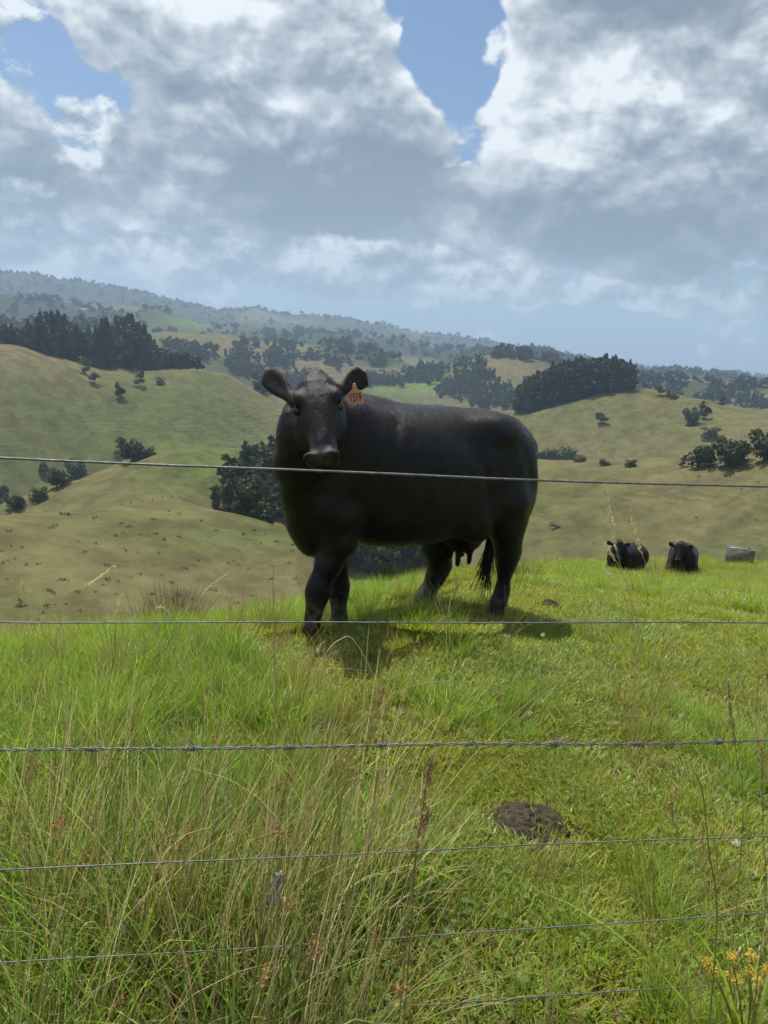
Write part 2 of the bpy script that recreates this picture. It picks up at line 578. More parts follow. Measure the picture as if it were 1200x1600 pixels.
# behind the photographer the land simply runs on as gentle pasture
back = smooth01(R_(60), R_(100), np.abs(AZW))[:, None]
GX = np.sin(AZ)[:, None] * RR[None]
GY = np.cos(AZ)[:, None] * RR[None]
flat_back = 0.05 + fbm(GX / 120 + 9, GY / 120, 3) * np.clip(RR[None] * 0.02, 0, 25)
HZ = HZ * (1 - back) + flat_back * back
HZ += fbm(GX / 70 + 3.3, GY / 70 + 1.7, 5, 0.52) * np.clip((RR[None] - 40) * 0.026, 0, 8.5) * smooth01(28, 200, RR[None])
HZ += fbm(GX / 16 + 31, GY / 16, 3) * np.clip((RR[None] - 28) * 0.014, 0, 1.5)
HZ += fbm(GX / 420 + 8, GY / 420 + 2, 3) * smooth01(700, 1400, RR[None]) * 14
HZ += fbm(GX * 1.9, GY * 1.9, 3) * 0.035 * smooth01(1.6, 2.6, RR[None]) * (1 - smooth01(20, 40, RR[None]))
# grassy hummock under the cow's belly and a smaller one to its right
for mx_, my_, ms_, mh_ in ((0.27, 3.72, 0.24, 0.10), (0.62, 3.45, 0.35, 0.05), (-0.75, 3.3, 0.5, 0.05)):
    HZ += mh_ * np.exp(-((GX - mx_) ** 2 + (GY - my_) ** 2) / (2 * ms_ ** 2))

_sort = np.argsort(AZW)
_azs = np.concatenate([AZW[_sort][-1:] - 2 * math.pi, AZW[_sort], AZW[_sort][:1] + 2 * math.pi])
_hzs = np.concatenate([HZ[_sort][-1:], HZ[_sort], HZ[_sort][:1]])
_l0, _dl = math.log(RR[0]), math.log(RR[1] / RR[0])


def ground_z(x, y):
    x, y = np.asarray(x, float), np.asarray(y, float)
    a = np.arctan2(x, y)
    r = np.maximum(np.hypot(x, y), RR[0] * 1.01)
    i = np.clip(np.searchsorted(_azs, a) - 1, 0, len(_azs) - 2)
    fa = (a - _azs[i]) / (_azs[i + 1] - _azs[i])
    u = np.clip((np.log(r) - _l0) / _dl, 0, NR - 1.001)
    k = u.astype(int)
    fu = u - k
    return (_hzs[i, k] * (1 - fu) + _hzs[i, k + 1] * fu) * (1 - fa) + (_hzs[i + 1, k] * (1 - fu) + _hzs[i + 1, k + 1] * fu) * fa


_rm = np.exp(np.linspace(math.log(1.0), math.log(4200), 2600))


def hit(px, py, rmin=1.0):
    """where the sight line of a photo pixel meets the land"""
    d = ray(px, py)
    h = math.hypot(d[0], d[1])
    P = CC[None] + d[None] * (_rm / h)[:, None]
    below = (P[:, 2] < ground_z(P[:, 0], P[:, 1])) & (_rm > rmin)
    if not below.any():
        return None
    p = P[np.argmax(below)]
    return np.array([p[0], p[1], float(ground_z(p[0], p[1]))])


# pasture colour of the land itself (dry, green, bush) kept as a vertex colour
px_, py_ = to_px(np.stack([GX, GY, HZ], -1))
dry = 0.50 + 0.75 * fbm(GX / 90 + 1, GY / 90 + 4, 4) + 0.3 * fbm(GX / 18, GY / 18 + 8, 3)


def patch(cx, cy, sx, sy, rmin, rmax):
    rm = (RR[None] > rmin) & (RR[None] < rmax) & (np.abs(AZW)[:, None] < R_(45))
    return np.exp(-(((px_ - cx) / sx) ** 2 + ((py_ - cy) / sy) ** 2)) * rm


for cx, cy, sx, sy, r0, r1, amt in ((330, 725, 75, 35, 120, 250, -0.9), (60, 620, 130, 60, 250, 460, -0.15), (90, 550, 190, 40, 300, 460, 0.55),
                                    (340, 835, 190, 30, 60, 120, -0.6), (60, 880, 160, 45, 30, 115, 0.1), (250, 900, 200, 40, 30, 115, 0.0),
                                    (640, 605, 60, 12, 430, 1000, -2.2), (310, 505, 90, 14, 700, 1700, -0.8), (800, 575, 60, 18, 600, 860, 0.7),
                                    (940, 680, 130, 45, 200, 420, 0.10), (900, 780, 130, 40, 60, 180, -0.15), (1100, 780, 140, 40, 60, 180, 0.25), (1010, 850, 250, 14, 40, 180, 0.0)):
    dry = dry + amt * patch(cx, cy, sx, sy, r0, r1)
dry = np.where(RR[None] < 30, 0.25 + 0.5 * fbm(GX / 1.5, GY / 1.5, 4), dry)
dry = np.clip(dry, -0.6, 1.2)
c_green = np.array([0.078, 0.090, 0.030])
c_vivid = np.array([0.100, 0.135, 0.032])
c_dry = np.array([0.130, 0.108, 0.052])
d3 = np.clip(dry, 0, 1)[..., None]
TC = c_green * (1 - d3) + c_dry * d3
v3 = np.clip(-dry, 0, 0.6)[..., None] / 0.6
TC = TC * (1 - v3) + c_vivid * v3
near = (1 - smooth01(20, 34, RR))[None, :, None]
TC = TC * (1 - near) + near * np.array([0.13, 0.135, 0.045])
bush = smooth01(0.0, 0.10, fbm(GX / 300 + 2, GY / 300 + 6, 3)) * smooth01(520, 900, RR[None])
bush = np.maximum(bush, smooth01(1700, 2100, RR[None]) * smooth01(-0.35, 0.0, fbm(GX / 300, GY / 300 + 3, 4)))
bush = bush * (1 - np.clip(patch(640, 605, 70, 16, 430, 1000) + patch(310, 505, 100, 18, 700, 1700) + patch(800, 575, 60, 18, 600, 860), 0, 1))
TC = TC * (1 - bush[..., None]) + bush[..., None] * np.array([0.030, 0.042, 0.020])

na = len(AZ)
V = np.stack([GX, GY, HZ], -1).reshape(-1, 3)
idx = np.arange(na * NR).reshape(na, NR)
nx = np.roll(idx, -1, 0)
F = np.stack([idx[:, :-1], idx[:, 1:], nx[:, 1:], nx[:, :-1]], -1).reshape(-1, 4)[:, ::-1]
cen = len(V)
V = np.concatenate([V, [[0, 0, 0.05]]])
F3 = np.stack([np.full(na, cen), idx[:, 0], nx[:, 0]], -1)[:, ::-1]
TCv = np.concatenate([TC.reshape(-1, 3), [[0.085, 0.1, 0.03]]])

MAT_LAND, N = new_mat('pasture')
colr = N.n('ShaderNodeAttribute', attribute_name='Col').outputs['Color']
pos = N.n('ShaderNodeNewGeometry').outputs['Position']
cd = N.vmath('LENGTH', pos)
fine = N.noise(pos, 2.2, 5.0, 0.65)
mid = N.noise(pos, 0.16, 6.0, 0.62)
spk = N.noise(pos, 0.55, 3.0, 0.7)
# sheep tracks: thin terraces that follow the contour
wz = N.n('ShaderNodeSeparateXYZ', {0: pos}).outputs['Z']
trk = N.math('SINE', N.math('ADD', N.math('MULTIPLY', wz, 4.2), N.math('MULTIPLY', N.noise(pos, 0.07, 5.0, 0.6), 26.0)))
trk_m = N.rng(N.noise(pos, 0.022, 3.0), 0.46, 0.62)
c1 = N.vmath('SCALE', colr, scale=N.math('MULTIPLY', N.rng(mid, 0.28, 0.72, 0.72, 1.26), N.rng(N.noise(pos, 0.42, 5.0, 0.7), 0.3, 0.7, 0.86, 1.14)))
c1 = N.mix(N.rng(spk, 0.62, 0.78, 0.0, 0.18), c1, (0.045, 0.046, 0.022))
c1 = N.mix(N.rng(N.noise(pos, 0.9, 4.0, 0.7), 0.58, 0.72, 0.0, 0.35), c1, (0.135, 0.112, 0.058))
c1 = N.mix(N.math('MULTIPLY', N.rng(trk, 0.55, 0.95, 0.0, 0.22), trk_m), c1, (0.055, 0.048, 0.026))
bh = N.math('ADD', N.math('MULTIPLY', fine, 0.35), N.math('MULTIPLY', N.math('ADD', N.math('MULTIPLY', trk, 0.5), N.math('MULTIPLY', mid, 2.0)), N.math('MULTIPLY', trk_m, 0.4)))
bmp = N.n('ShaderNodeBump', {'Height': bh, 'Strength': 0.55, 'Distance': 0.6})
p = N.n('ShaderNodeBsdfPrincipled', {'Base Color': c1, 'Roughness': 0.95, 'Specular IOR Level': 0.05, 'Normal': bmp.outputs[0]})
N.n('ShaderNodeOutputMaterial', {'Surface': p.outputs[0]})
land = add('ground', np_mesh('ground', V, [F, F3], TCv, smooth=True), MAT_LAND)
tag(land, kind='structure')


# ------------------------------------------------------------------ trees
def leaf_quads(soup, C, size, cols, out=None, flat=0.6):
    n = len(C)
    nn = nrm(rng.normal(size=(n, 3)) + (0 if out is None else 1.3 * out))
    u = nrm(np.cross(nn, rng.normal(size=(n, 3))))
    w = np.cross(nn, u)
    s = (size * rng.uniform(0.6, 1.25, n))[:, None]
    V = np.stack([C - u * s, C - w * s * flat, C + u * s, C + w * s * flat], 1).reshape(-1, 3)
    F = np.arange(4 * n).reshape(-1, 4)
    soup.put(V, F, np.repeat(cols, 4, 0))


def crown_points(n, lobes):
    """points spread through the outer part of a set of ellipsoid lobes (centre, radii)"""
    L = np.array([[*c, *r] for c, r in lobes], float)
    wts = (L[:, 3] * L[:, 5]) ** 1.0
    k = rng.choice(len(L), n, p=wts / wts.sum())
    d = nrm(rng.normal(size=(n, 3)))
    rad = rng.uniform(0.45, 1.08, n) ** 0.6
    C = L[k, :3] + d * L[k, 3:] * rad[:, None]
    return C, d


def broad_lobes(r, hgt, w, nl, low=0.25):
    out = []
    for _ in range(nl):
        a = r.uniform(0, 2 * math.pi)
        q = math.sqrt(r.random()) * w * 0.62
        zz = r.uniform(low, 0.86) * hgt
        s = r.uniform(0.24, 0.42) * w * (1.15 - 0.45 * zz / hgt)
        out.append(((q * math.cos(a), q * math.sin(a), zz), (s, s, s * r.uniform(0.65, 0.95))))
    return out


def tint(n, base, var=0.35):
    return np.asarray(base)[None] * (1 + var * rng.uniform(-1, 1, (n, 1))) * (1 + 0.08 * rng.uniform(-1, 1, (n, 3)))


LEAF_D = (0.048, 0.064, 0.025)
LEAF_M = (0.060, 0.080, 0.026)
LEAF_P = (0.032, 0.043, 0.024)


def broad_crown(seed, hgt, w, n, leaf, base=LEAF_D, nl=14, low=0.22):
    r = random.Random(seed)
    s = Soup()
    C, d = crown_points(n, broad_lobes(r, hgt, w, nl, low))
    leaf_quads(s, C, leaf, tint(n, base), d)
    return s


def trunk_soup(seed, hgt, w, r0=0.18, limbs=6):
    r = random.Random(seed)
    s = Soup()
    top = hgt * 0.72
    pts = catmull([(0, 0, -0.5), (r.uniform(-.1, .1), r.uniform(-.1, .1), hgt * 0.3), (r.uniform(-.3, .3), r.uniform(-.3, .3), top)], 4)
    tube_pts(s, pts, np.linspace(r0, r0 * 0.25, len(pts)), (0.10, 0.085, 0.065))
    for _ in range(limbs):
        z0 = r.uniform(0.2, 0.55) * hgt
        a = r.uniform(0, 6.28)
        q = r.uniform(0.35, 0.7) * w * 0.7
        tube_pts(s, catmull([(0, 0, z0), (q * .5 * math.cos(a), q * .5 * math.sin(a), z0 + hgt * .1), (q * math.cos(a), q * math.sin(a), z0 + hgt * .25)], 3),
                 np.linspace(r0 * .5, r0 * .12, 7), (0.10, 0.085, 0.065), 5)
    return s


def conifer_soup(seed, hgt, w, n, leaf, base=LEAF_P):
    r = random.Random(seed)
    s = Soup()
    t = rng.random(n) ** 0.8
    a = rng.uniform(0, 2 * math.pi, n)
    tier = 0.75 + 0.35 * np.sin(t * hgt * 2.1 + r.uniform(0, 6)) * rng.random(n)
    rad = w * (1 - t) ** 0.75 * tier * rng.uniform(0.5, 1.05, n) + 0.1
    C = np.stack([rad * np.cos(a), rad * np.sin(a), (0.08 + 0.92 * t) * hgt - rad * 0.18], -1)
    out = np.stack([np.cos(a), np.sin(a), 0 * a + 0.3], -1)
    leaf_quads(s, C, leaf * (1.15 - 0.6 * t), tint(n, base), out)
    tube_pts(s, [(0, 0, -0.5), (0, 0, hgt * .5), (0, 0, hgt * .97)], [w * .09, w * .05, 0.02], (0.07, 0.055, 0.04), 5)
    return s


# prototypes of single trees (unit: metres); copies share the meshes
PROTO = {}
for key, hgt, w, n, leaf, base, nl, low in (('round', 7.0, 3.6, 1500, 0.30, LEAF_D, 16, 0.3), ('wide', 6.0, 4.4, 1700, 0.32, LEAF_D, 20, 0.16),
                                            ('tall', 9.0, 3.0, 1500, 0.32, LEAF_P, 16, 0.2), ('bush', 3.0, 2.8, 900, 0.24, LEAF_M, 12, 0.14), ('loose', 7.5, 3.4, 1000, 0.30, LEAF_M, 12, 0.22)):
    PROTO[key] = (hgt, broad_crown(hash(key) % 97 + 3 if False else len(key) * 7 + int(hgt * 3), hgt, w, n, leaf, base, nl, low).mesh('crown_' + key),
                  trunk_soup(len(key) + 40, hgt, w).mesh('trunk_' + key))
for me in [m for k in PROTO.values() for m in k[1:2]]:
    me.materials.append(MAT_LEAF)
for me in [m for k in PROTO.values() for m in k[2:]]:
    me.materials.append(MAT_BARK)


def tree(px, py, hpx, key, label, group, name='tree', sx=1.0, cat='tree', rmin=35):
    p = hit(px, py, rmin)
    if p is None:
        return
    H, cm, tm = PROTO[key]
    dist = math.hypot(p[0], p[1])
    s = hpx / FPX * dist / H
    root = empty(name, (p[0], p[1], p[2] - 0.05 * s), rnd.uniform(0, 6.28))
    root.scale = (s * sx, s * sx, s)
    tag(root, label, cat, group)
    add('crown', cm, None, root)
    add('trunk', tm, None, root)


GR = 'single trees on the right-hand hills'
tree(937, 664, 22, 'round', 'small round tree alone in the middle of the dry hillside', GR, sx=1.15)
tree(1099, 656, 32, 'tall', 'taller tree of the pair on the dry ridge at the right', GR)
tree(1081, 664, 26, 'wide', 'shorter spreading tree left of the tall one on the dry ridge', GR)
tree(1110, 684, 16, 'bush', 'low bush just below the pair of trees on the dry ridge', GR, 'bush', cat='bush', sx=1.2)
tree(1066, 731, 20, 'loose', 'small loose tree at the left end of the right gully', GR)
tree(1100, 731, 38, 'wide', 'wide dark tree in the gully, left of the broadest one', GR)
tree(1136, 730, 46, 'wide', 'broadest dark tree in the gully at the right', GR, sx=1.1)
tree(1160, 722, 34, 'round', 'rounded tree at the right end of the gully clump', GR)
tree(1193, 722, 48, 'wide', 'dark tree cut by the right edge of the picture', GR)
for k, (x, y, h_, t) in enumerate(((882, 717, 18, 'largest grey-green bush in the gully right behind the cow'), (862, 714, 13, 'small bush left of the largest one in the gully behind the cow'),
                                   (845, 716, 12, 'leftmost bush of the gully, next to the cow rump'), (905, 722, 11, 'low bush right of the largest one in the gully behind the cow'),
                                   (945, 727, 10, 'low scrub bush halfway along the gully line'), (985, 729, 11, 'rightmost low bush of the gully line below the round tree'))):
    tree(x, y, h_, 'bush', t, 'gully bushes', 'bush', 1.3, 'bush')
tree(1029, 619, 18, 'round', 'dark tree on the skyline of the dry hill, right of the pines', GR)
tree(1050, 622, 11, 'bush', 'low bush on the skyline of the dry hill beside a dark tree', GR, 'bush', 1.4, 'bush')
GL = 'single trees on the left-hand hills'
tree(205, 722, 38, 'wide', 'dark tree clump at the head of the small green spur', GL, sx=1.05)
tree(188, 716, 28, 'loose', 'upright tree at the left side of the clump on the spur', GL)
tree(226, 716, 18, 'bush', 'low bush at the right side of the tree clump on the spur', GL, 'bush', cat='bush', sx=1.3)
tree(68, 744, 24, 'tall', 'slim dark tree above the scrub in the left gully', GL)
tree(88, 762, 32, 'wide', 'broad scrubby tree in the middle of the left gully', GL)
tree(120, 748, 28, 'wide', 'scrubby tree at the top of the left gully', GL, sx=1.1)
tree(60, 782, 20, 'bush', 'round bush at the foot of the left gully', GL, 'bush', cat='bush')
tree(22, 797, 24, 'wide', 'low dark bush on the spur crest at the left edge', GL, 'bush', 1.2, 'bush')
tree(2, 786, 28, 'round', 'small tree cut by the left edge of the picture', GL)
tree(133, 585, 25, 'loose', 'uppermost small tree on the brown hillside at the left', GL)
tree(148, 600, 20, 'round', 'second small tree down the brown hillside at the left', GL)
tree(187, 624, 30, 'tall', 'lowest slim tree in the fold of the brown hillside', GL)
tree(218, 604, 26, 'loose', 'pale loose tree right of the brown hillside fold', GL)
tree(250, 601, 11, 'bush', 'small bush right of the pale loose tree', GL, 'bush', cat='bush')


def in_poly(poly, n, seed):
    r = random.Random(seed)
    xs = [p[0] for p in poly]
    ys = [p[1] for p in poly]
    out = []
    while len(out) < n:
        x, y = r.uniform(min(xs), max(xs)), r.uniform(min(ys), max(ys))
        c = False
        for i in range(len(poly)):
            (x1, y1), (x2, y2) = poly[i], poly[i - 1]
            if (y1 > y) != (y2 > y) and x < (x2 - x1) * (y - y1) / (y2 - y1) + x1:
                c = not c
        if c:
            out.append((x, y))
    return out


def wood(name, label, spots, kinds, cat='wood'):
    """many trees that read as one mass"""
    S = Soup()
    for p, s, k in spots:
        src = kinds[k % len(kinds)]
        a = rnd.uniform(0, 6.28)
        ca, sa = math.cos(a), math.sin(a)
        V0 = np.concatenate(src.V)
        Vr = np.stack([V0[:, 0] * ca - V0[:, 1] * sa, V0[:, 0] * sa + V0[:, 1] * ca, V0[:, 2]], -1) * s + np.asarray(p)
        tintf = rnd.uniform(0.75, 1.25)
        base = S.n
        S.V.append(Vr)
        S.C.append(np.concatenate(src.C) * tintf)
        S.F4 += [f + base for f in src.F4]
        S.F3 += [f + base for f in src.F3]
        S.n += len(Vr)
    o = add(name, S.mesh(name), MAT_LEAF)
    tag(o, label, cat, kind='stuff')
    return o


def hits(poly, n, seed, rmin, rmax=1e9, groups=0):
    out = []
    spots = in_poly(poly, n, seed)
    if groups:                                             # trees keep together in copses along the slopes
        cs = in_poly(poly, groups, seed + 50)
        r_ = random.Random(seed)
        spots = [(c[0] + r_.gauss(0, 15), c[1] + r_.gauss(0, 3.2)) for c in (cs[i % groups] for i in range(n))]
    for x, y in spots:
        p = hit(x, y, rmin)
        if p is not None and math.hypot(p[0], p[1]) < rmax:
            out.append(p)
    return out


con = [conifer_soup(i, 20, 4.6, 300, 1.35) for i in range(2)] + [broad_crown(i + 33, 20, 6.5, 300, 1.2, LEAF_P, 12, 0.12) for i in range(2)]
con_near = [conifer_soup(9, 21, 5.0, 420, 1.25)] + [broad_crown(i + 43, 22, 6.4, 460, 1.05, LEAF_P, 18, 0.12) for i in range(4)]
bro = [broad_crown(i + 60, 7, 3.4, 330, 0.62, LEAF_D, 9, 0.1) for i in range(4)]
bro_far = [broad_crown(i + 80, 9, 6, 110, 1.5, (0.040, 0.050, 0.026), 7, 0.1) for i in range(4)]

# bush-filled gully behind the cow's head and, lower down, below its belly
sp = [(p, rnd.uniform(0.6, 1.05), i) for i, p in enumerate(hits([(338, 800), (352, 760), (372, 722), (440, 712), (520, 716), (520, 868), (465, 846), (400, 818)], 170, 1, 110, 330))]
sp += [(p, rnd.uniform(0.6, 1.0), i) for i, p in enumerate(hits([(520, 890), (520, 850), (690, 850), (690, 880), (600, 905)], 50, 2, 70, 330))]
wood('native_bush', 'dense dark green bush filling the gully behind the cow', sp, bro)
# pine block on the right: rows of planted pines on the shoulder of the hill
a0, a1 = hit(812, 655, 300), hit(980, 623, 300)
sp = []
for i in range(22):
    for j in range(8):
        u = (i + rnd.uniform(-.3, .3)) / 21
        b = a0 + (a1 - a0) * u
        dirn = b[:2] / np.linalg.norm(b[:2])
        xy = b[:2] + dirn * (12 + j * 6.5 + rnd.uniform(-2, 2))
        edge = 0.80 + 0.35 * math.sin(math.pi * min(1, max(0, u * 0.9 + 0.12)))
        sp.append(((xy[0], xy[1], float(ground_z(xy[0], xy[1])) - 1.0), rnd.uniform(0.76, 0.94) * edge, rnd.randrange(5)))
wood('pine_plantation', 'dark block of planted pines on the shoulder of the dry hill', sp, con_near)
# conifers behind the brown hill on the left
sp = []
c3r, _c3z = crest(C3)
for i in range(300):
    x = rnd.uniform(-70, 262)
    a_ = math.atan2(*ray(x, 540)[:2])
    d_ = float(np.interp(a_, AZW[:620], c3r[:620])) + 6 + 150 * rnd.random() ** 1.6
    xy = (d_ * math.sin(a_), d_ * math.cos(a_))
    z = float(ground_z(*xy))
    topy = 478 + 26 * abs(math.sin(x * 0.027 + 1)) ** 2 + max(0, x - 205) * 0.6 + rnd.uniform(0, 42)
    dd = ray(x, topy)
    ztop = CAM_Z + d_ * dd[2] / math.hypot(dd[0], dd[1])
    s = min(2.2, max(0.5, (ztop - z) / 20))
    sp.append(((xy[0], xy[1], z - 0.8), s, rnd.randrange(4)))
wood('conifer_wood', 'tall dark conifer wood behind the brown hill at the left', sp, con)
# bush on the middle distance
sp = []
for poly, n, sd, r0, r1, sc0 in (([(265, 578), (300, 560), (420, 575), (560, 590), (560, 640), (430, 622), (380, 590)], 200, 5, 425, 1000, 1.25),
                                 ([(560, 590), (640, 575), (750, 562), (745, 590), (690, 592), (600, 606), (560, 612)], 150, 6, 425, 1200, 1.4),
                                 ([(690, 600), (720, 590), (800, 606), (812, 640), (740, 636), (676, 618)], 190, 7, 405, 1000, 1.1),
                                 ([(768, 553), (800, 548), (905, 572), (900, 582), (850, 565), (770, 560)], 120, 8, 500, 1300, 1.6),
                                 ([(1040, 612), (1120, 612), (1200, 622), (1200, 640), (1130, 634), (1080, 628)], 60, 9, 400, 1300, 1.0),
                                 ([(840, 612), (850, 600), (920, 604), (900, 618)], 14, 10, 400, 1300, 0.8),
                                 ([(990, 600), (1000, 596), (1060, 602), (1050, 610)], 12, 14, 400, 1300, 0.9),
                                 ([(250, 560), (270, 530), (330, 528), (600, 545), (600, 575), (450, 578), (300, 572)], 150, 15, 425, 1400, 1.4)):
    sp += [(p, rnd.uniform(0.7, 1.2) * sc0, i) for i, p in enumerate(hits(poly, n, sd, r0, r1, {5: 9, 6: 8, 15: 8, 9: 5}.get(sd, 0)))]
wood('scattered_bush', 'dark bush clumps on the middle-distance hills', sp, bro)
# far ridges
sp = []
k = 0
while len(sp) < 2600 and k < 16000:
    k += 1
    a = rnd.uniform(-0.62, 0.62)
    r_ = math.exp(rnd.uniform(math.log(620), math.log(2750)))
    x, y = r_ * math.sin(a), r_ * math.cos(a)
    ai = int(np.argmin(np.abs(AZW - a)))
    ri = int(np.clip((math.log(r_) - _l0) / _dl, 0, NR - 1))
    if rnd.random() > bush[ai, ri] ** 2 * 0.98 + 0.002:
        continue
    sp.append(((x, y, float(ground_z(x, y)) - 0.5), rnd.uniform(0.8, 1.9), k))
for i in range(420):                                   # tree line on the skyline
    a = rnd.uniform(-0.6, 0.6)
    r_ = 2640 + rnd.uniform(-50, 20)
    if fbm(np.array(a * 30), np.array(3.0), 3) > -0.12:
        x, y = r_ * math.sin(a), r_ * math.cos(a)
        sp.append(((x, y, float(ground_z(x, y)) - 0.5), rnd.uniform(0.5, 1.6), i))
wood('distant_bush', 'dark bush covering the far blue-green ridges', sp, bro_far)

# rushes and thistles dotted over the near hillside
tus = Soup()
for poly, n, sd, r0, r1 in (([(0, 815), (280, 790), (470, 850), (480, 960), (0, 985)], 110, 21, 30, 125), ([(830, 740), (1200, 740), (1200, 855), (830, 855)], 24, 22, 30, 200),
                            ([(0, 600), (200, 620), (420, 650), (420, 690), (0, 690)], 24, 23, 200, 440), ([(840, 650), (1040, 640), (1040, 720), (840, 705)], 10, 24, 200, 430)):
    P = np.array(hits(poly, n, sd, r0, r1))
    for p in P:
        k = 26
        s_ = rnd.uniform(0.06, 0.22) * (1.0 if math.hypot(p[0], p[1]) < 150 else 1.6)
        C = p[None] + rng.normal(size=(k, 3)) * np.array([s_, s_, s_ * 0.45]) + np.array([0, 0, s_ * 0.5])
        leaf_quads(tus, C, s_ * 0.55, tint(k, (0.115, 0.10, 0.045), 0.4))
o = add('pasture_tussocks', tus.mesh('pasture_tussocks'), MAT_LEAF)
tag(o, 'small dark tufts of rush dotted over the hillsides', 'tussock', kind='stuff')

# ------------------------------------------------------------------ air
hz_me = np_mesh('haze', np.array([[x, y, z] for x in (-4700, 4700) for y in (-4700, 4700) for z in (-190, 330)], float),
                np.array([[0, 1, 3, 2], [4, 6, 7, 5], [0, 4, 5, 1], [2, 3, 7, 6], [0, 2, 6, 4], [1, 5, 7, 3]]))
MAT_HAZE, N = new_mat('haze')
pv = N.n('ShaderNodeVolumePrincipled', {'Color': (0.56, 0.76, 1.0, 1), 'Density': 0.00029, 'Anisotropy': 0.2})
N.n('ShaderNodeOutputMaterial', {'Volume': pv.outputs[0]})
o = add('haze', hz_me, MAT_HAZE)
tag(o, 'thin blue summer haze over the hills', 'haze', kind='stuff')


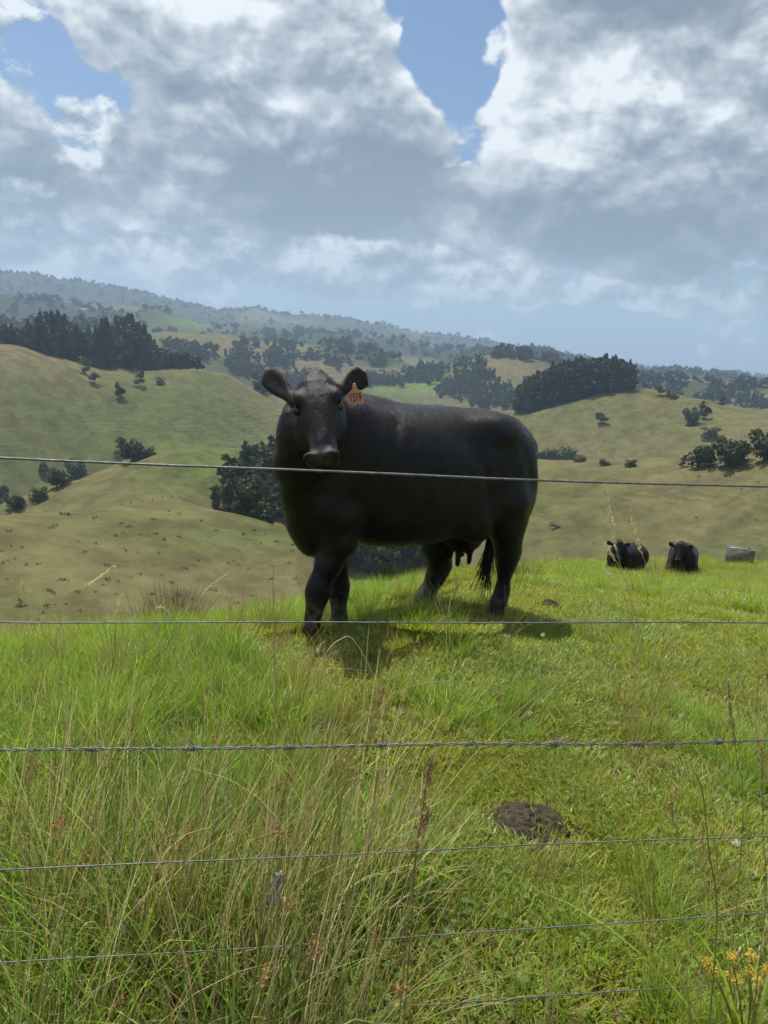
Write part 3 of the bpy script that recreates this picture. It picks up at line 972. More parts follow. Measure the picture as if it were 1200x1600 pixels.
# ------------------------------------------------------------------ cattle (one continuous skin each, grown from a smooth distance field)
class Field:
    def __init__(self, lo, hi, vox):
        self.lo, self.vox = np.array(lo, float), vox
        self.n = np.ceil((np.array(hi) - self.lo) / vox).astype(int) + 1
        self.f = np.full(self.n, 1.0, np.float32)

    def sub(self, lo, hi):
        a = np.clip(np.floor((np.array(lo) - self.lo) / self.vox).astype(int), 0, self.n - 1)
        b = np.clip(np.ceil((np.array(hi) - self.lo) / self.vox).astype(int) + 1, 1, self.n)
        sl = tuple(slice(i, j) for i, j in zip(a, b))
        ax = [self.lo[i] + self.vox * np.arange(a[i], b[i]) for i in range(3)]
        X = np.stack(np.meshgrid(*ax, indexing='ij'), -1)
        return sl, X

    def join(self, sl, d, k, cut=False):
        f = self.f[sl]
        if cut:
            d = -d
            h = np.clip(0.5 - 0.5 * (f - d) / k, 0, 1)
            self.f[sl] = f * (1 - h) + d * h + k * h * (1 - h)
        else:
            h = np.clip(0.5 + 0.5 * (f - d) / k, 0, 1)
            self.f[sl] = f * (1 - h) + d * h - k * h * (1 - h)

    def ell(self, c, r, A=None, k=0.04, cut=False):
        c, r = np.array(c, float), np.array(r, float)
        A = np.eye(3) if A is None else np.asarray(A, float)     # rows = axes
        m = max(r) + k + 0.03
        sl, X = self.sub(c - m, c + m)
        q = (X - c) @ A.T
        k0 = np.linalg.norm(q / r, axis=-1)
        k1 = np.linalg.norm(q / r ** 2, axis=-1) + 1e-6
        self.join(sl, k0 * (k0 - 1) / k1, k, cut)

    def chain(self, pts, k=0.03):
        for (a, ra), (b, rb) in zip(pts[:-1], pts[1:]):
            a, b = np.array(a, float), np.array(b, float)
            m = max(ra, rb) + k + 0.03
            sl, X = self.sub(np.minimum(a, b) - m, np.maximum(a, b) + m)
            ab = b - a
            t = np.clip(((X - a) @ ab) / (ab @ ab), 0, 1)
            d = np.linalg.norm(X - a - t[..., None] * ab, axis=-1) - (ra + (rb - ra) * t)
            self.join(sl, d, k)

    def loft(self, tab, O=None, A=None, k=0.05, pw=2.0):
        """tab rows: (s, centre offset along axis3, half width axis2, half height axis3) along axis1"""
        tab = np.array(tab, float)
        O = np.zeros(3) if O is None else np.array(O, float)
        A = np.eye(3) if A is None else np.asarray(A, float)
        ss = tab[:, 0]
        g = np.linspace(ss[0], ss[-1], 120)
        cs = [self._sm(ss, tab[:, j], g) for j in (1, 2, 3)]
        corners = []
        for s, c, w, hh in tab:
            for a in (-1, 1):
                for b in (-1, 1):
                    corners.append(O + A[0] * s + A[1] * w * a + A[2] * (c + hh * b))
        corners = np.array(corners)
        m = k + 0.04
        sl, X = self.sub(corners.min(0) - m, corners.max(0) + m)
        q = (X - O) @ A.T
        sc_ = np.clip(q[..., 0], ss[0], ss[-1])
        c, w, hh = (np.interp(sc_, g, a) for a in cs)
        y, z = q[..., 1] / w, (q[..., 2] - c) / hh
        k0 = (np.abs(y) ** pw + np.abs(z) ** pw) ** (1 / pw)
        k1 = np.sqrt((y / w) ** 2 + (z / hh) ** 2) + 1e-6
        d = k0 * (k0 - 1) / k1
        d = np.where(k0 < 0.3, np.maximum(d, -np.minimum(w, hh) * 0.9), d)
        ex = np.abs(q[..., 0] - sc_)
        d = np.where(ex > 0, np.sqrt(np.maximum(d, 0) ** 2 + ex ** 2) + np.minimum(d, 0) * 0, d)
        self.join(sl, d, k)

    @staticmethod
    def _sm(x, y, g):
        m = np.gradient(y, x)
        k = np.clip(np.searchsorted(x, g) - 1, 0, len(x) - 2)
        hh = x[k + 1] - x[k]
        t = (g - x[k]) / hh
        return (1 + 2 * t) * (1 - t) ** 2 * y[k] + t * (1 - t) ** 2 * hh * m[k] + t * t * (3 - 2 * t) * y[k + 1] + t * t * (t - 1) * hh * m[k + 1]

    def surface(self):
        f = self.f
        s = f < 0
        acc = np.zeros(tuple(np.array(f.shape) - 1) + (3,), np.float32)
        cnt = np.zeros(acc.shape[:3], np.float32)
        nx, ny, nz = acc.shape[:3]
        for ax in range(3):
            o = [i for i in range(3) if i != ax]
            for a in (0, 1):
                for b in (0, 1):
                    st = [0, 0, 0]
                    st[o[0]], st[o[1]] = a, b
                    s0 = tuple(slice(st[i], st[i] + acc.shape[i]) for i in range(3))
                    st2 = list(st)
                    st2[ax] += 1
                    s1 = tuple(slice(st2[i], st2[i] + acc.shape[i]) for i in range(3))
                    cr_ = s[s0] != s[s1]
                    fa, fb = f[s0][cr_], f[s1][cr_]
                    t = fa / (fa - fb)
                    off = np.zeros((len(t), 3), np.float32)
                    off[:, o[0]], off[:, o[1]], off[:, ax] = a, b, t
                    acc[cr_] += off
                    cnt[cr_] += 1
        act = cnt > 0
        ids = np.full(act.shape, -1, int)
        ids[act] = np.arange(act.sum())
        ijk = np.argwhere(act)
        V = self.lo + self.vox * (ijk + acc[act] / cnt[act][:, None])
        quads = []
        for ax in range(3):
            o = [(ax + 1) % 3, (ax + 2) % 3]
            core = [slice(1, d - 1) for d in f.shape]
            c0 = list(core)
            c0[ax] = slice(0, f.shape[ax] - 1)
            c1_ = list(core)
            c1_[ax] = slice(1, f.shape[ax])
            S0, S1 = s[tuple(c0)], s[tuple(c1_)]
            cr_ = np.argwhere(S0 != S1)
            if not len(cr_):
                continue
            inside = S0[tuple(cr_.T)]
            base = cr_.copy()
            for i in o:
                base[:, i] += 1
            def cid(da, db):
                p_ = base.copy()
                p_[:, o[0]] += da
                p_[:, o[1]] += db
                return ids[tuple(p_.T)]
            Q = np.stack([cid(-1, -1), cid(0, -1), cid(0, 0), cid(-1, 0)], -1)
            Q[~inside] = Q[~inside][:, ::-1]
            quads.append(Q)
        Q = np.concatenate(quads)
        Q = Q[(Q >= 0).all(1)]
        return V, Q


def relax(V, Q, it=2, lam=0.5):
    for _ in range(it):
        acc = np.zeros_like(V)
        cnt = np.zeros(len(V))
        for a, b in ((0, 1), (1, 2), (2, 3), (3, 0)):
            np.add.at(acc, Q[:, a], V[Q[:, b]])
            np.add.at(acc, Q[:, b], V[Q[:, a]])
            np.add.at(cnt, Q[:, a], 1)
            np.add.at(cnt, Q[:, b], 1)
        V = V + lam * (acc / cnt[:, None] - V)
    return V


# coat: black, brown-tinged where the sun has bleached it, dust on shins, grey-pink udder, grey muzzle with wet sheen painted in
def coat_mat(name, marks, rough=0.34, spec=0.26, top=1.28):
    m, N = new_mat(name)
    co = N.n('ShaderNodeTexCoord').outputs['Object']
    fur = N.noise(N.vmath('MULTIPLY', co, (1.0, 1.0, 0.22)), 240.0, 3.0, 0.7)
    big = N.noise(co, 7.0, 5.0, 0.6)
    col = N.mix(N.rng(big, 0.35, 0.7), (0.0032, 0.0033, 0.0040), (0.008, 0.0066, 0.0062))
    for c, r0, r1, tone, amt, nsc in marks:
        d = N.vmath('DISTANCE', co, c)
        k = N.math('MULTIPLY', N.rng(d, r0, r1, amt, 0.0), N.rng(N.noise(co, nsc, 4.0, 0.6), 0.36, 0.60))
        col = N.mix(k, col, tone)
    sepz = N.n('ShaderNodeSeparateXYZ', {0: co}).outputs['Z']
    lock = N.noise(N.vmath('MULTIPLY', co, (1.0, 1.0, 0.55)), 42.0, 5.0, 0.68, 0.6)
    col = N.mix(N.math('MULTIPLY', N.rng(sepz, top - 0.22, top, 0.0, 0.6), N.rng(lock, 0.35, 0.65)), col, (0.022, 0.016, 0.0135))
    b0 = N.n('ShaderNodeBump', {'Height': lock, 'Strength': 0.22, 'Distance': 0.010})
    b1 = N.n('ShaderNodeBump', {'Height': fur, 'Strength': 0.5, 'Distance': 0.006, 'Normal': b0.outputs[0]})
    b2 = N.n('ShaderNodeBump', {'Height': big, 'Strength': 0.55, 'Distance': 0.016, 'Normal': b1.outputs[0]})
    p = N.n('ShaderNodeBsdfPrincipled', {'Base Color': col, 'Roughness': N.math('ADD', N.rng(fur, 0.3, 0.7, rough - 0.04, rough + 0.10), N.rng(N.noise(co, 3.5, 4.0, 0.6), 0.35, 0.65, -0.06, 0.12)), 'Specular IOR Level': spec,
                                         'Sheen Weight': 0.03, 'Sheen Roughness': 0.45, 'Normal': b2.outputs[0]})
    N.n('ShaderNodeOutputMaterial', {'Surface': p.outputs[0]})
    return m


def head_parts(Fd, P, A, s=1.0, ears=((-1, (-.128, -.085, .070), (-.262, -.100, -.125)), (1, (.118, -.085, .045), (.258, -.100, -.055)))):
    """A rows: e (towards the picture's right), n (out of the forehead), f (poll to muzzle)"""
    e_, n_, f_ = A
    H = lambda a, b, t: P + s * (a * e_ + b * n_ + t * f_)
    AF = np.array([f_, e_, n_])
    Fd.loft([(-.035 * s, -.075 * s, .045 * s, .05 * s), (.0, -.075 * s, .088 * s, .085 * s), (.07 * s, -.082 * s, .112 * s, .11 * s), (.15 * s, -.090 * s, .120 * s, .122 * s), (.22 * s, -.092 * s, .104 * s, .118 * s),
             (.29 * s, -.083 * s, .080 * s, .100 * s), (.36 * s, -.072 * s, .068 * s, .083 * s), (.42 * s, -.070 * s, .070 * s, .076 * s), (.465 * s, -.074 * s, .066 * s, .066 * s), (.49 * s, -.078 * s, .040 * s, .035 * s)], P, AF, 0.03, 2.3)
    Fd.ell(H(0, -.065, -.030), np.array([.048, .052, .050]) * s, A, 0.05)                    # poll
    Fd.ell(H(0, -.07, .437), np.array([.079, .062, .048]) * s, A, 0.03)                      # muzzle pad
    Fd.ell(H(0, -.125, .425), np.array([.058, .040, .050]) * s, A, 0.03)                     # chin
    for sg in (-1, 1):
        Fd.ell(H(sg * .075, -.160, .20), np.array([.062, .085, .120]) * s, A, 0.06)          # cheek
        Fd.ell(H(sg * .094, -.004, .118), np.array([.032, .032, .044]) * s, A, 0.025)         # brow
        Fd.ell(H(sg * .120, -.028, .166), np.array([.030, .022, .022]) * s, A, 0.015, True)  # eye socket
        Fd.ell(H(sg * .056, -.012, .452), np.array([.034, .036, .026]) * s, A, 0.02)         # nostril wing
        Fd.ell(H(sg * .054, .008, .470), np.array([.017, .020, .015]) * s, A, 0.012, True)   # nostril
    for sg, a, b in ears:
        a, b = H(*a), H(*b)
        ax = nrm(b - a)
        L = np.linalg.norm(b - a)
        nn = n_ * 0.78 + f_ * 0.62
        nn = nrm(nn - ax * np.dot(ax, nn))
        w_ = np.cross(ax, nn)
        B = np.array([ax, w_, nn])
        Fd.loft([(-.03 * s, 0, .034 * s, .030 * s), (.15 * L, 0, .036 * s, .024 * s), (.45 * L, 0, .056 * s, .020 * s), (.75 * L, 0, .066 * s, .018 * s), (.93 * L, 0, .054 * s, .015 * s), (1.04 * L, 0, .014 * s, .010 * s)], a, B, 0.03)
        Fd.ell(a + ax * L * .55 + nn * .030 * s, np.array([.34 * L, .036 * s, .018 * s]), B, 0.015, True)
    return H


# --- the standing cow. local frame: x forward, y its left (our side), z up
COW_O = np.array([0.142, 4.285, -0.11])
COW_F = nrm(np.array([-0.885, -0.466, 0]))
COW_L = np.array([-COW_F[1], COW_F[0], 0])
W2L = np.stack([COW_F, COW_L, [0, 0, 1.0]])          # rows: local axes in world


def w2l(vec):
    return W2L @ np.asarray(vec, float)


cow_yaw = math.atan2(COW_F[1], COW_F[0])
Fd = Field((-1.02, -0.46, -0.16), (1.14, 0.66, 1.54), 0.0095)
# trunk
Fd.loft([(-.800, .97, .07, .10), (-.76, .945, .150, .20), (-.67, .925, .215, .275), (-.54, .905, .258, .325), (-.38, .885, .285, .362), (-.18, .856, .325, .404), (.04, .852, .348, .415), (.25, .862, .330, .413),
         (.42, .878, .280, .397), (.56, .880, .225, .370), (.67, .870, .165, .300), (.74, .850, .09, .19)], None, None, 0.05, 2.25)
for sg in (-1, 1):
    Fd.ell((-.48, sg * .165, 1.145), (.12, .07, .06), None, 0.14)            # hook bone
    Fd.ell((-.75, sg * .10, 1.03), (.07, .05, .07), None, 0.07)             # pin bone
    Fd.ell((.44, sg * .16, .98), (.17, .12, .30), None, 0.08)               # shoulder blade
    Fd.ell((.58, sg * .15, .74), (.13, .11, .17), None, 0.08)               # point of shoulder
    Fd.ell((-.605, sg * .145, .80), (.205, .120, .30), None, 0.08)            # round
    Fd.ell((-.36, sg * .20, .62), (.13, .09, .15), None, 0.08)              # flank / stifle
Fd.ell((.38, 0, 1.20), (.24, .09, .10), None, 0.09)                         # withers
Fd.ell((.615, .03, .60), (.115, .12, .19), None, 0.06)                      # brisket
# neck, bent round to its left
HP = np.array([.762, .346, 1.405])
Fd.loft([(-.05, 0, .17, .30), (.15, -.01, .165, .285), (.32, -.02, .145, .245), (.44, -.02, .125, .19), (.52, -.01, .08, .10)], (.46, -.02, .98), np.array([nrm([.62, .48, .50]), nrm(np.cross([0, 0, 1.0], nrm([.62, .48, .50]))), nrm(np.cross(nrm([.62, .48, .50]), np.cross([0, 0, 1.0], nrm([.62, .48, .50]))))]), 0.09)
Fd.chain([((.775, .22, 1.10), .105), ((.775, .15, .95), .098), ((.71, .08, .78), .088), ((.66, .04, .62), .10)], 0.08)   # throat and dewlap
# head looks at the photographer
hf = nrm([0.150, -0.57, -0.80])
he = nrm(np.cross([0.0, -0.81, 0.56], hf) * -1)
he = nrm(he + np.array([0, 0, -0.03]))
hn = nrm(np.cross(hf, he))
if hn[1] > 0:
    hn = -hn
if he[0] < 0:
    he = -he
HA = np.stack([w2l(he), w2l(hn), w2l(hf)])
HH = head_parts(Fd, HP, HA, 0.95)
# near hind leg
Fd.chain([((-.60, .16, .70), .155), ((-.60, .165, .56), .110), ((-.625, .16, .44), .078), ((-.640, .155, .365), .066), ((-.638, .15, .28), .047), ((-.630, .15, .13), .039), ((-.618, .15, .075), .048)], 0.05)
Fd.chain([((-.695, .155, .40), .030), ((-.655, .15, .30), .035)], 0.04)
Fd.chain([((-.610, .15, .06), .050), ((-.590, .15, -.03), .060)], 0.03)
# far hind leg, stepping forward
Fd.chain([((-.42, -.15, .68), .15), ((-.32, -.155, .50), .125), ((-.315, -.15, .36), .095), ((-.345, -.145, .235), .066), ((-.315, -.14, .16), .055), ((-.255, -.14, .05), .050), ((-.235, -.14, .0), .052)], 0.05)
Fd.chain([((-.235, -.14, .02), .048), ((-.215, -.14, -.06), .058)], 0.03)
# near fore leg, a step ahead
Fd.chain([((.50, .15, .66), .135), ((.505, .15, .52), .094), ((.562, .15, .39), .067), ((.606, .15, .295), .052), ((.618, .15, .245), .057), ((.622, .15, .20), .046), ((.636, .15, .12), .036), ((.648, .15, .05), .046)], 0.045)
Fd.chain([((.648, .15, .04), .044), ((.663, .15, -.05), .054)], 0.03)
# far fore leg
Fd.chain([((.46, -.10, .66), .125), ((.44, -.08, .50), .095), ((.422, -.06, .32), .066), ((.410, -.05, .23), .054), ((.406, -.05, .18), .058), ((.402, -.05, .13), .045), ((.396, -.05, .06), .035), ((.390, -.05, -.01), .045)], 0.045)
Fd.chain([((.390, -.05, .0), .045), ((.397, -.05, -.09), .055)], 0.03)
# udder and teats, navel fold
Fd.ell((-.395, .02, .49), (.145, .115, .125), None, 0.05)
for tx, ty, tl in ((-.335, .07, .095), (-.415, .075, .085), (-.35, -.04, .075), (-.43, -.03, .07)):
    Fd.chain([((tx, ty, .40), .020), ((tx + .005, ty + .004, .40 - tl), .0155)], 0.02)
# tail, tucked between the hind legs
Fd.chain([((-.74, 0, 1.13), .045), ((-.81, 0, 1.08), .036), ((-.845, -.01, .95), .026), ((-.84, -.03, .78), .022), ((-.80, -.07, .60), .019), ((-.735, -.10, .47), .017), ((-.69, -.105, .38), .016)], 0.025)
CV, CQ = Fd.surface()
CV = relax(CV, CQ, 2, 0.45)
# loose folds of skin on neck and chest, faint rib and muscle relief
cn = np.zeros_like(CV)
fnrm = np.cross(CV[CQ[:, 2]] - CV[CQ[:, 0]], CV[CQ[:, 3]] - CV[CQ[:, 1]])
for i in range(4):
    np.add.at(cn, CQ[:, i], fnrm)
cn = nrm(cn)
rel = 0.006 * fbm(CV[:, 0] * 7, CV[:, 2] * 5 + CV[:, 1] * 3, 3) + 0.004 * np.sin(CV[:, 0] * 42 + CV[:, 2] * 9) * smooth01(.35, .2, np.abs(CV[:, 0] - .08)) * smooth01(.25, .1, np.abs(CV[:, 2] - .95))


def seg_dist(P2, pts):
    best = np.full(len(P2), 9.0)
    for a, b in zip(pts[:-1], pts[1:]):
        a, b = np.array(a), np.array(b)
        t = np.clip(((P2 - a) @ (b - a)) / ((b - a) @ (b - a)), 0, 1)
        best = np.minimum(best, np.linalg.norm(P2 - a - t[:, None] * (b - a), axis=1))
    return best


side = smooth01(.05, .12, np.abs(CV[:, 1]))
XZ = CV[:, [0, 2]]
for line, wd_, dp in ((((.24, 1.17), (.29, .95), (.34, .72), (.37, .60)), .035, -.013),          # behind the shoulder
                      (((-.30, .98), (-.36, .82), (-.40, .66), (-.47, .56)), .035, -.015),        # front of the thigh
                      (((.55, 1.18), (.60, .98), (.66, .80)), .035, -.010),                       # neck into shoulder
                      (((.50, .80), (.46, .68), (.52, .58)), .03, -.008),                         # above the elbow
                      (((-.62, 1.02), (-.69, .84), (-.70, .66)), .04, -.008),                     # hamstring
                      (((-.20, 1.10), (-.28, 1.06)), .085, -.020),                                # hollow before the hip
                      (((-.46, 1.12), (-.52, 1.12)), .05, .010),                                  # hip
                      (((.36, 1.10), (.42, .90)), .05, .007)):                                    # blade ridge
    rel = rel + dp * np.exp(-(seg_dist(XZ, line) / wd_) ** 2) * side
# folds of loose skin on the neck
nk = np.exp(-(((CV[:, 0] - .74) / .13) ** 2 + ((CV[:, 2] - .95) / .17) ** 2))
rel = rel + .006 * nk * np.sin(CV[:, 2] * 55 + CV[:, 0] * 40 + 3 * fbm(CV[:, 0] * 6, CV[:, 2] * 6, 2))
CV = CV + cn * rel[:, None]

mz = [float(a) for a in HH(0, .0, .455)]  # centre of the grey muzzle mark, lightened to stand in for wet sheen
MAT_COAT = coat_mat('black_coat', (((-.42, .10, .50), .03, .085, (0.30, 0.22, 0.20), 0.75, 9.0), (tuple(mz), .035, .085, (0.045, 0.047, 0.05), 0.8, 14.0),
                                   ((.645, .15, .10), .05, .17, (0.12, 0.105, 0.085), 0.75, 22.0), ((.41, -.05, .07), .05, .17, (0.12, 0.105, 0.085), 0.75, 22.0),
                                   ((-.61, .15, .06), .04, .13, (0.10, 0.09, 0.07), 0.5, 22.0), ((-.24, -.14, .05), .04, .12, (0.09, 0.08, 0.065), 0.5, 22.0)))
cow = empty('cow', COW_O, cow_yaw)
tag(cow, 'large black cow with orange ear tag standing on the grass, looking at the viewer', 'cow')
body = add('body', np_mesh('cow_body', CV, CQ, None, True), MAT_COAT, cow)

MAT_EYE, N = new_mat('eye')
N.n('ShaderNodeOutputMaterial', {'Surface': N.n('ShaderNodeBsdfPrincipled', {'Base Color': (0.006, 0.005, 0.005, 1), 'Roughness': 0.06, 'Specular IOR Level': 0.6}).outputs[0]})


def uv_ball(c, r, A=None, seg=14, ring=9):
    A = np.eye(3) if A is None else A
    th = np.linspace(0, math.pi, ring)
    ph = np.arange(seg) * 2 * math.pi / seg
    P = np.stack([np.sin(th)[:, None] * np.cos(ph), np.sin(th)[:, None] * np.sin(ph), np.cos(th)[:, None] + 0 * ph], -1) * np.array(r)
    V = P.reshape(-1, 3) @ A + np.array(c)
    idx = np.arange(ring * seg).reshape(ring, seg)
    F = np.stack([idx[:-1], idx[1:], np.roll(idx[1:], -1, 1), np.roll(idx[:-1], -1, 1)], -1).reshape(-1, 4)
    return V, F


for sg in (-1, 1):
    V_, F_ = uv_ball(HH(sg * .104, -.040, .166), (.026, .024, .024), HA)
    add('eye', np_mesh('eye', V_, F_, None, True), MAT_EYE, cow)

# coat: short hairs lying on the skin, longer in the ears and on the poll
hc = Soup()
nh = 42000
pick = rng.integers(0, len(CV), nh)
hp, hnm = CV[pick] + rng.normal(size=(nh, 3)) * 0.004, cn[pick]
comb = np.array([-0.75, 0.0, -0.65])
hd = nrm(hnm * 0.30 + comb[None] - hnm * (hnm @ comb)[:, None] + rng.normal(size=(nh, 3)) * 0.22)
hl = rng.uniform(0.006, 0.012, nh)
er = np.zeros(nh)
for sg, a, b in ((-1, (-.21, -.09, .02), 0), (1, (.19, -.09, .02), 0)):
    er = np.maximum(er, np.exp(-(np.linalg.norm(hp - HH(*a), axis=1) / .11) ** 4))
pl = np.exp(-(np.linalg.norm(hp - HH(0, -.03, -.02), axis=1) / .07) ** 2)
hl = hl * (1 + 0.25 * er + 0.9 * pl)
hd = nrm(hd + pl[:, None] * HA[2] * -0.6 + er[:, None] * hnm * 0.4)
sd = nrm(np.cross(hd, rng.normal(size=(nh, 3)))) * 0.0007
V_ = np.stack([hp - sd, hp + sd, hp + hd * hl[:, None]], 1).reshape(-1, 3)
hc.put(V_, np.arange(3 * nh).reshape(-1, 3), np.repeat(tint(nh, (0.005, 0.0043, 0.0042), 0.5), 3, 0))
MAT_HAIR = col_mat('coat_hair', 0.45, 0.2, 0.1, 40.0)
o = add('coat_hair', hc.mesh('coat_hair'), MAT_HAIR, cow)
tag(o, kind='stuff')
# tail switch: wavy hanks of long hair
sw = Soup()
for i in range(150):
    a = np.array([-.69, -.105, .41]) + rng.normal(size=3) * [.010, .010, .03]
    L = rng.uniform(.20, .42)
    n_ = 7
    t = np.linspace(0, 1, n_)
    ph, am = rng.uniform(0, 6.28), rng.uniform(.004, .018)
    dx, dy = rng.normal() * .05 + .015, rng.normal() * .03
    pts = np.stack([a[0] + dx * t ** 1.5 + am * np.sin(ph + 7 * t) * t, a[1] + dy * t + am * np.cos(ph + 6 * t) * t, a[2] - L * t], -1)
    tube_pts(sw, pts, np.linspace(.0034, .0008, n_), tint(1, (0.012, 0.010, 0.010), .4)[0], 3, False)
add('tail_switch', sw.mesh('tail_switch'), MAT_HAIR, cow)
# ear tag with hand-written number
tc_ = HH(.195, -.045, .105)
tw = nrm(he * 1.0 + np.array([0, -0.10, 0]))
tn = nrm(np.array([0.12, -1.0, 0.08]))
tn = nrm(tn - tw * (tn @ tw))
tu = np.cross(tn, tw) * -1
if tu[2] < 0:
    tu = -tu
TA = np.stack([w2l(tw), w2l(tu), w2l(tn)])
outl = [(-.037, -.040), (.037, -.040), (.037, .012), (.012, .030), (.008, .054), (-.008, .054), (-.012, .030), (-.037, .012)]
TV = np.array([tc_ + TA[0] * x + TA[1] * y + TA[2] * z for z in (-.0012, .0012) for x, y in outl])
n_ = len(outl)
me = bpy.data.meshes.new('ear_tag')
me.from_pydata([tuple(a) for a in TV], [], [tuple(range(n_))[::-1], tuple(range(n_, 2 * n_))] + [(i, (i + 1) % n_, n_ + (i + 1) % n_, n_ + i) for i in range(n_)])
MAT_TAG, N = new_mat('orange_tag_plastic')
nz = N.noise(N.n('ShaderNodeTexCoord').outputs['Object'], 55.0, 4.0, 0.6)
N.n('ShaderNodeOutputMaterial', {'Surface': N.mix and N.n('ShaderNodeBsdfPrincipled', {'Base Color': N.mix(N.rng(nz, 0.3, 0.7), (0.50, 0.20, 0.095), (0.60, 0.29, 0.16)), 'Roughness': 0.5}).outputs[0]})
et = add('ear_tag', me, MAT_TAG, cow)
et['label'] = 'orange ear tag reading 1519'
cu = bpy.data.curves.new('tag_number', 'FONT')
cu.body = '1519'
cu.align_x = 'CENTER'
cu.align_y = 'CENTER'
cu.size = 0.052
cu.extrude = 0.0004
cu.offset = 0.0009
cu.space_character = 1.05
tmp = bpy.data.objects.new('tmp', cu)
COL.objects.link(tmp)
dg = bpy.context.evaluated_depsgraph_get()
dg.update()
nm = bpy.data.meshes.new_from_object(tmp.evaluated_get(dg))
bpy.data.objects.remove(tmp)
MAT_INK, N = new_mat('tag_ink')
N.n('ShaderNodeOutputMaterial', {'Surface': N.n('ShaderNodeBsdfPrincipled', {'Base Color': (0.05, 0.018, 0.015, 1), 'Roughness': 0.6}).outputs[0]})
nm.materials.clear()
nm.materials.append(MAT_INK)
pr = np.array([vv.co[:] for vv in nm.vertices])
pr = tc_ + (pr[:, :1] * .55) * TA[0] + (pr[:, 1:2] * 1.12 - .013) * TA[1] + (pr[:, 2:] + .0021) * TA[2]
for vv, c in zip(nm.vertices, pr):
    vv.co = c
add('tag_number', nm, None, et)
V_, F_ = uv_ball(HH(.195, -.042, .048), (.010, .012, .006), TA, 10, 6)
add('tag_stud', np_mesh('tag_stud', V_, F_, None, True), MAT_TAG, et)


# --- two cows lying in the grass further down the slope
def lying_cow(px, py, dist, fwd, head_l, face, label, ears=None):
    d = ray(px, py)
    hxy = d[:2] / math.hypot(*d[:2]) * dist
    z = float(ground_z(*hxy))
    f = nrm([*fwd, 0])
    l = np.array([-f[1], f[0], 0])
    T = np.stack([f, l, [0, 0, 1.0]])
    F2 = Field((-1.1, -.7, -.15), (1.2, .75, 1.3), 0.024)
    F2.loft([(-.85, .30, .11, .13), (-.70, .33, .28, .30), (-.40, .36, .33, .35), (0, .37, .345, .37), (.30, .38, .32, .36), (.50, .40, .25, .31), (.66, .42, .14, .20)], None, None, 0.06, 2.3)
    F2.ell((.35, 0, .69), (.22, .09, .08), None, 0.1)
    for sg in (-1, 1):
        F2.ell((.42, sg * .19, .40), (.17, .12, .24), None, 0.08)
        F2.ell((-.50, sg * .24, .34), (.30, .14, .25), None, 0.08)
        F2.chain([((.45, sg * .18, .20), .10), ((.70, sg * .20, .07), .065), ((.52, sg * .18, .02), .05)], 0.05)
        F2.chain([((-.35, sg * .30, .16), .10), ((.0, sg * .36, .06), .06), ((-.25, sg * .36, .03), .05)], 0.05)
    hl_ = np.array(head_l, float)
    F2.chain([((.42, 0, .60), .22), (tuple((np.array([.45, 0, .62]) + hl_) / 2 + [0, 0, -.05]), .17), (tuple(hl_ + [0, 0, -.08]), .11)], 0.08)
    ff = nrm(T @ np.array([face[0], face[1], 0]) * 0.55 + np.array([0, 0, -.83]))
    fh = nrm(T @ np.array([face[0], face[1], 0]))
    nn_ = nrm(fh * 0.83 + np.array([0, 0, .55]))
    ee = np.cross(nn_, ff)
    if (T.T @ ee)[0] < 0:
        ee = -ee
    Hh = head_parts(F2, hl_, np.stack([ee, nn_, ff]), 1.05, ((-1, (-.120, -.085, .085), (-.285, -.100, .010)), (1, (.120, -.085, .085), (.285, -.100, .010))))
    V2, Q2 = F2.surface()
    V2 = relax(V2, Q2, 1, .4)
    root = empty('cow', (hxy[0], hxy[1], z), math.atan2(f[1], f[0]))
    tag(root, label, 'cow', 'cows lying in the grass')
    root.scale = (.90, .90, .93)
    add('body', np_mesh('lying_cow_body', V2, Q2, None, True), MAT_COAT2, root)
    for sg in (-1, 1):
        V_, F_ = uv_ball(Hh(sg * .112, -.042, .168), (.024, .022, .022))
        add('eye', np_mesh('eye', V_, F_, None, True), MAT_EYE, root)
    return root


MAT_COAT2 = coat_mat('black_coat_lying', (), 0.55, 0.2, 0.85)
lying_cow(974, 900, 18.5, (-.68, -.73), (.66, .06, .92), (-.15, -1.0), 'black cow lying in the grass behind the pale seed heads, body turned to the right')
lying_cow(1064, 900, 18.5, (-.36, -.93), (.62, -.13, .91), (-.45, -.9), 'round black cow lying face-on in the grass, nearer the concrete trough')


# ------------------------------------------------------------------ grass
def clump(n, rad, lmin, lmax, wmin, wmax, greens, dead=0.08, lean=(0.05, 0.7), bend=(0.3, 1.4), seg=3):
    s = Soup()
    a = rng.uniform(0, 2 * math.pi, n)
    q = np.sqrt(rng.random(n)) * rad
    base = np.stack([q * np.cos(a), q * np.sin(a), np.full(n, -0.012)], -1)
    head = a + rng.normal(size=n) * 0.9
    L = rng.uniform(lmin, lmax, n)
    c = np.array(greens)[rng.integers(0, len(greens), n)] * rng.uniform(0.75, 1.25, (n, 1))
    dd = rng.random(n) < dead
    c[dd] = np.array([0.30, 0.245, 0.125]) * rng.uniform(0.6, 1.15, (dd.sum(), 1))
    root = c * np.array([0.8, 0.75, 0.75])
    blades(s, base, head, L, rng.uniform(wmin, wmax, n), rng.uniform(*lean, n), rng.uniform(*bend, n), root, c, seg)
    return s


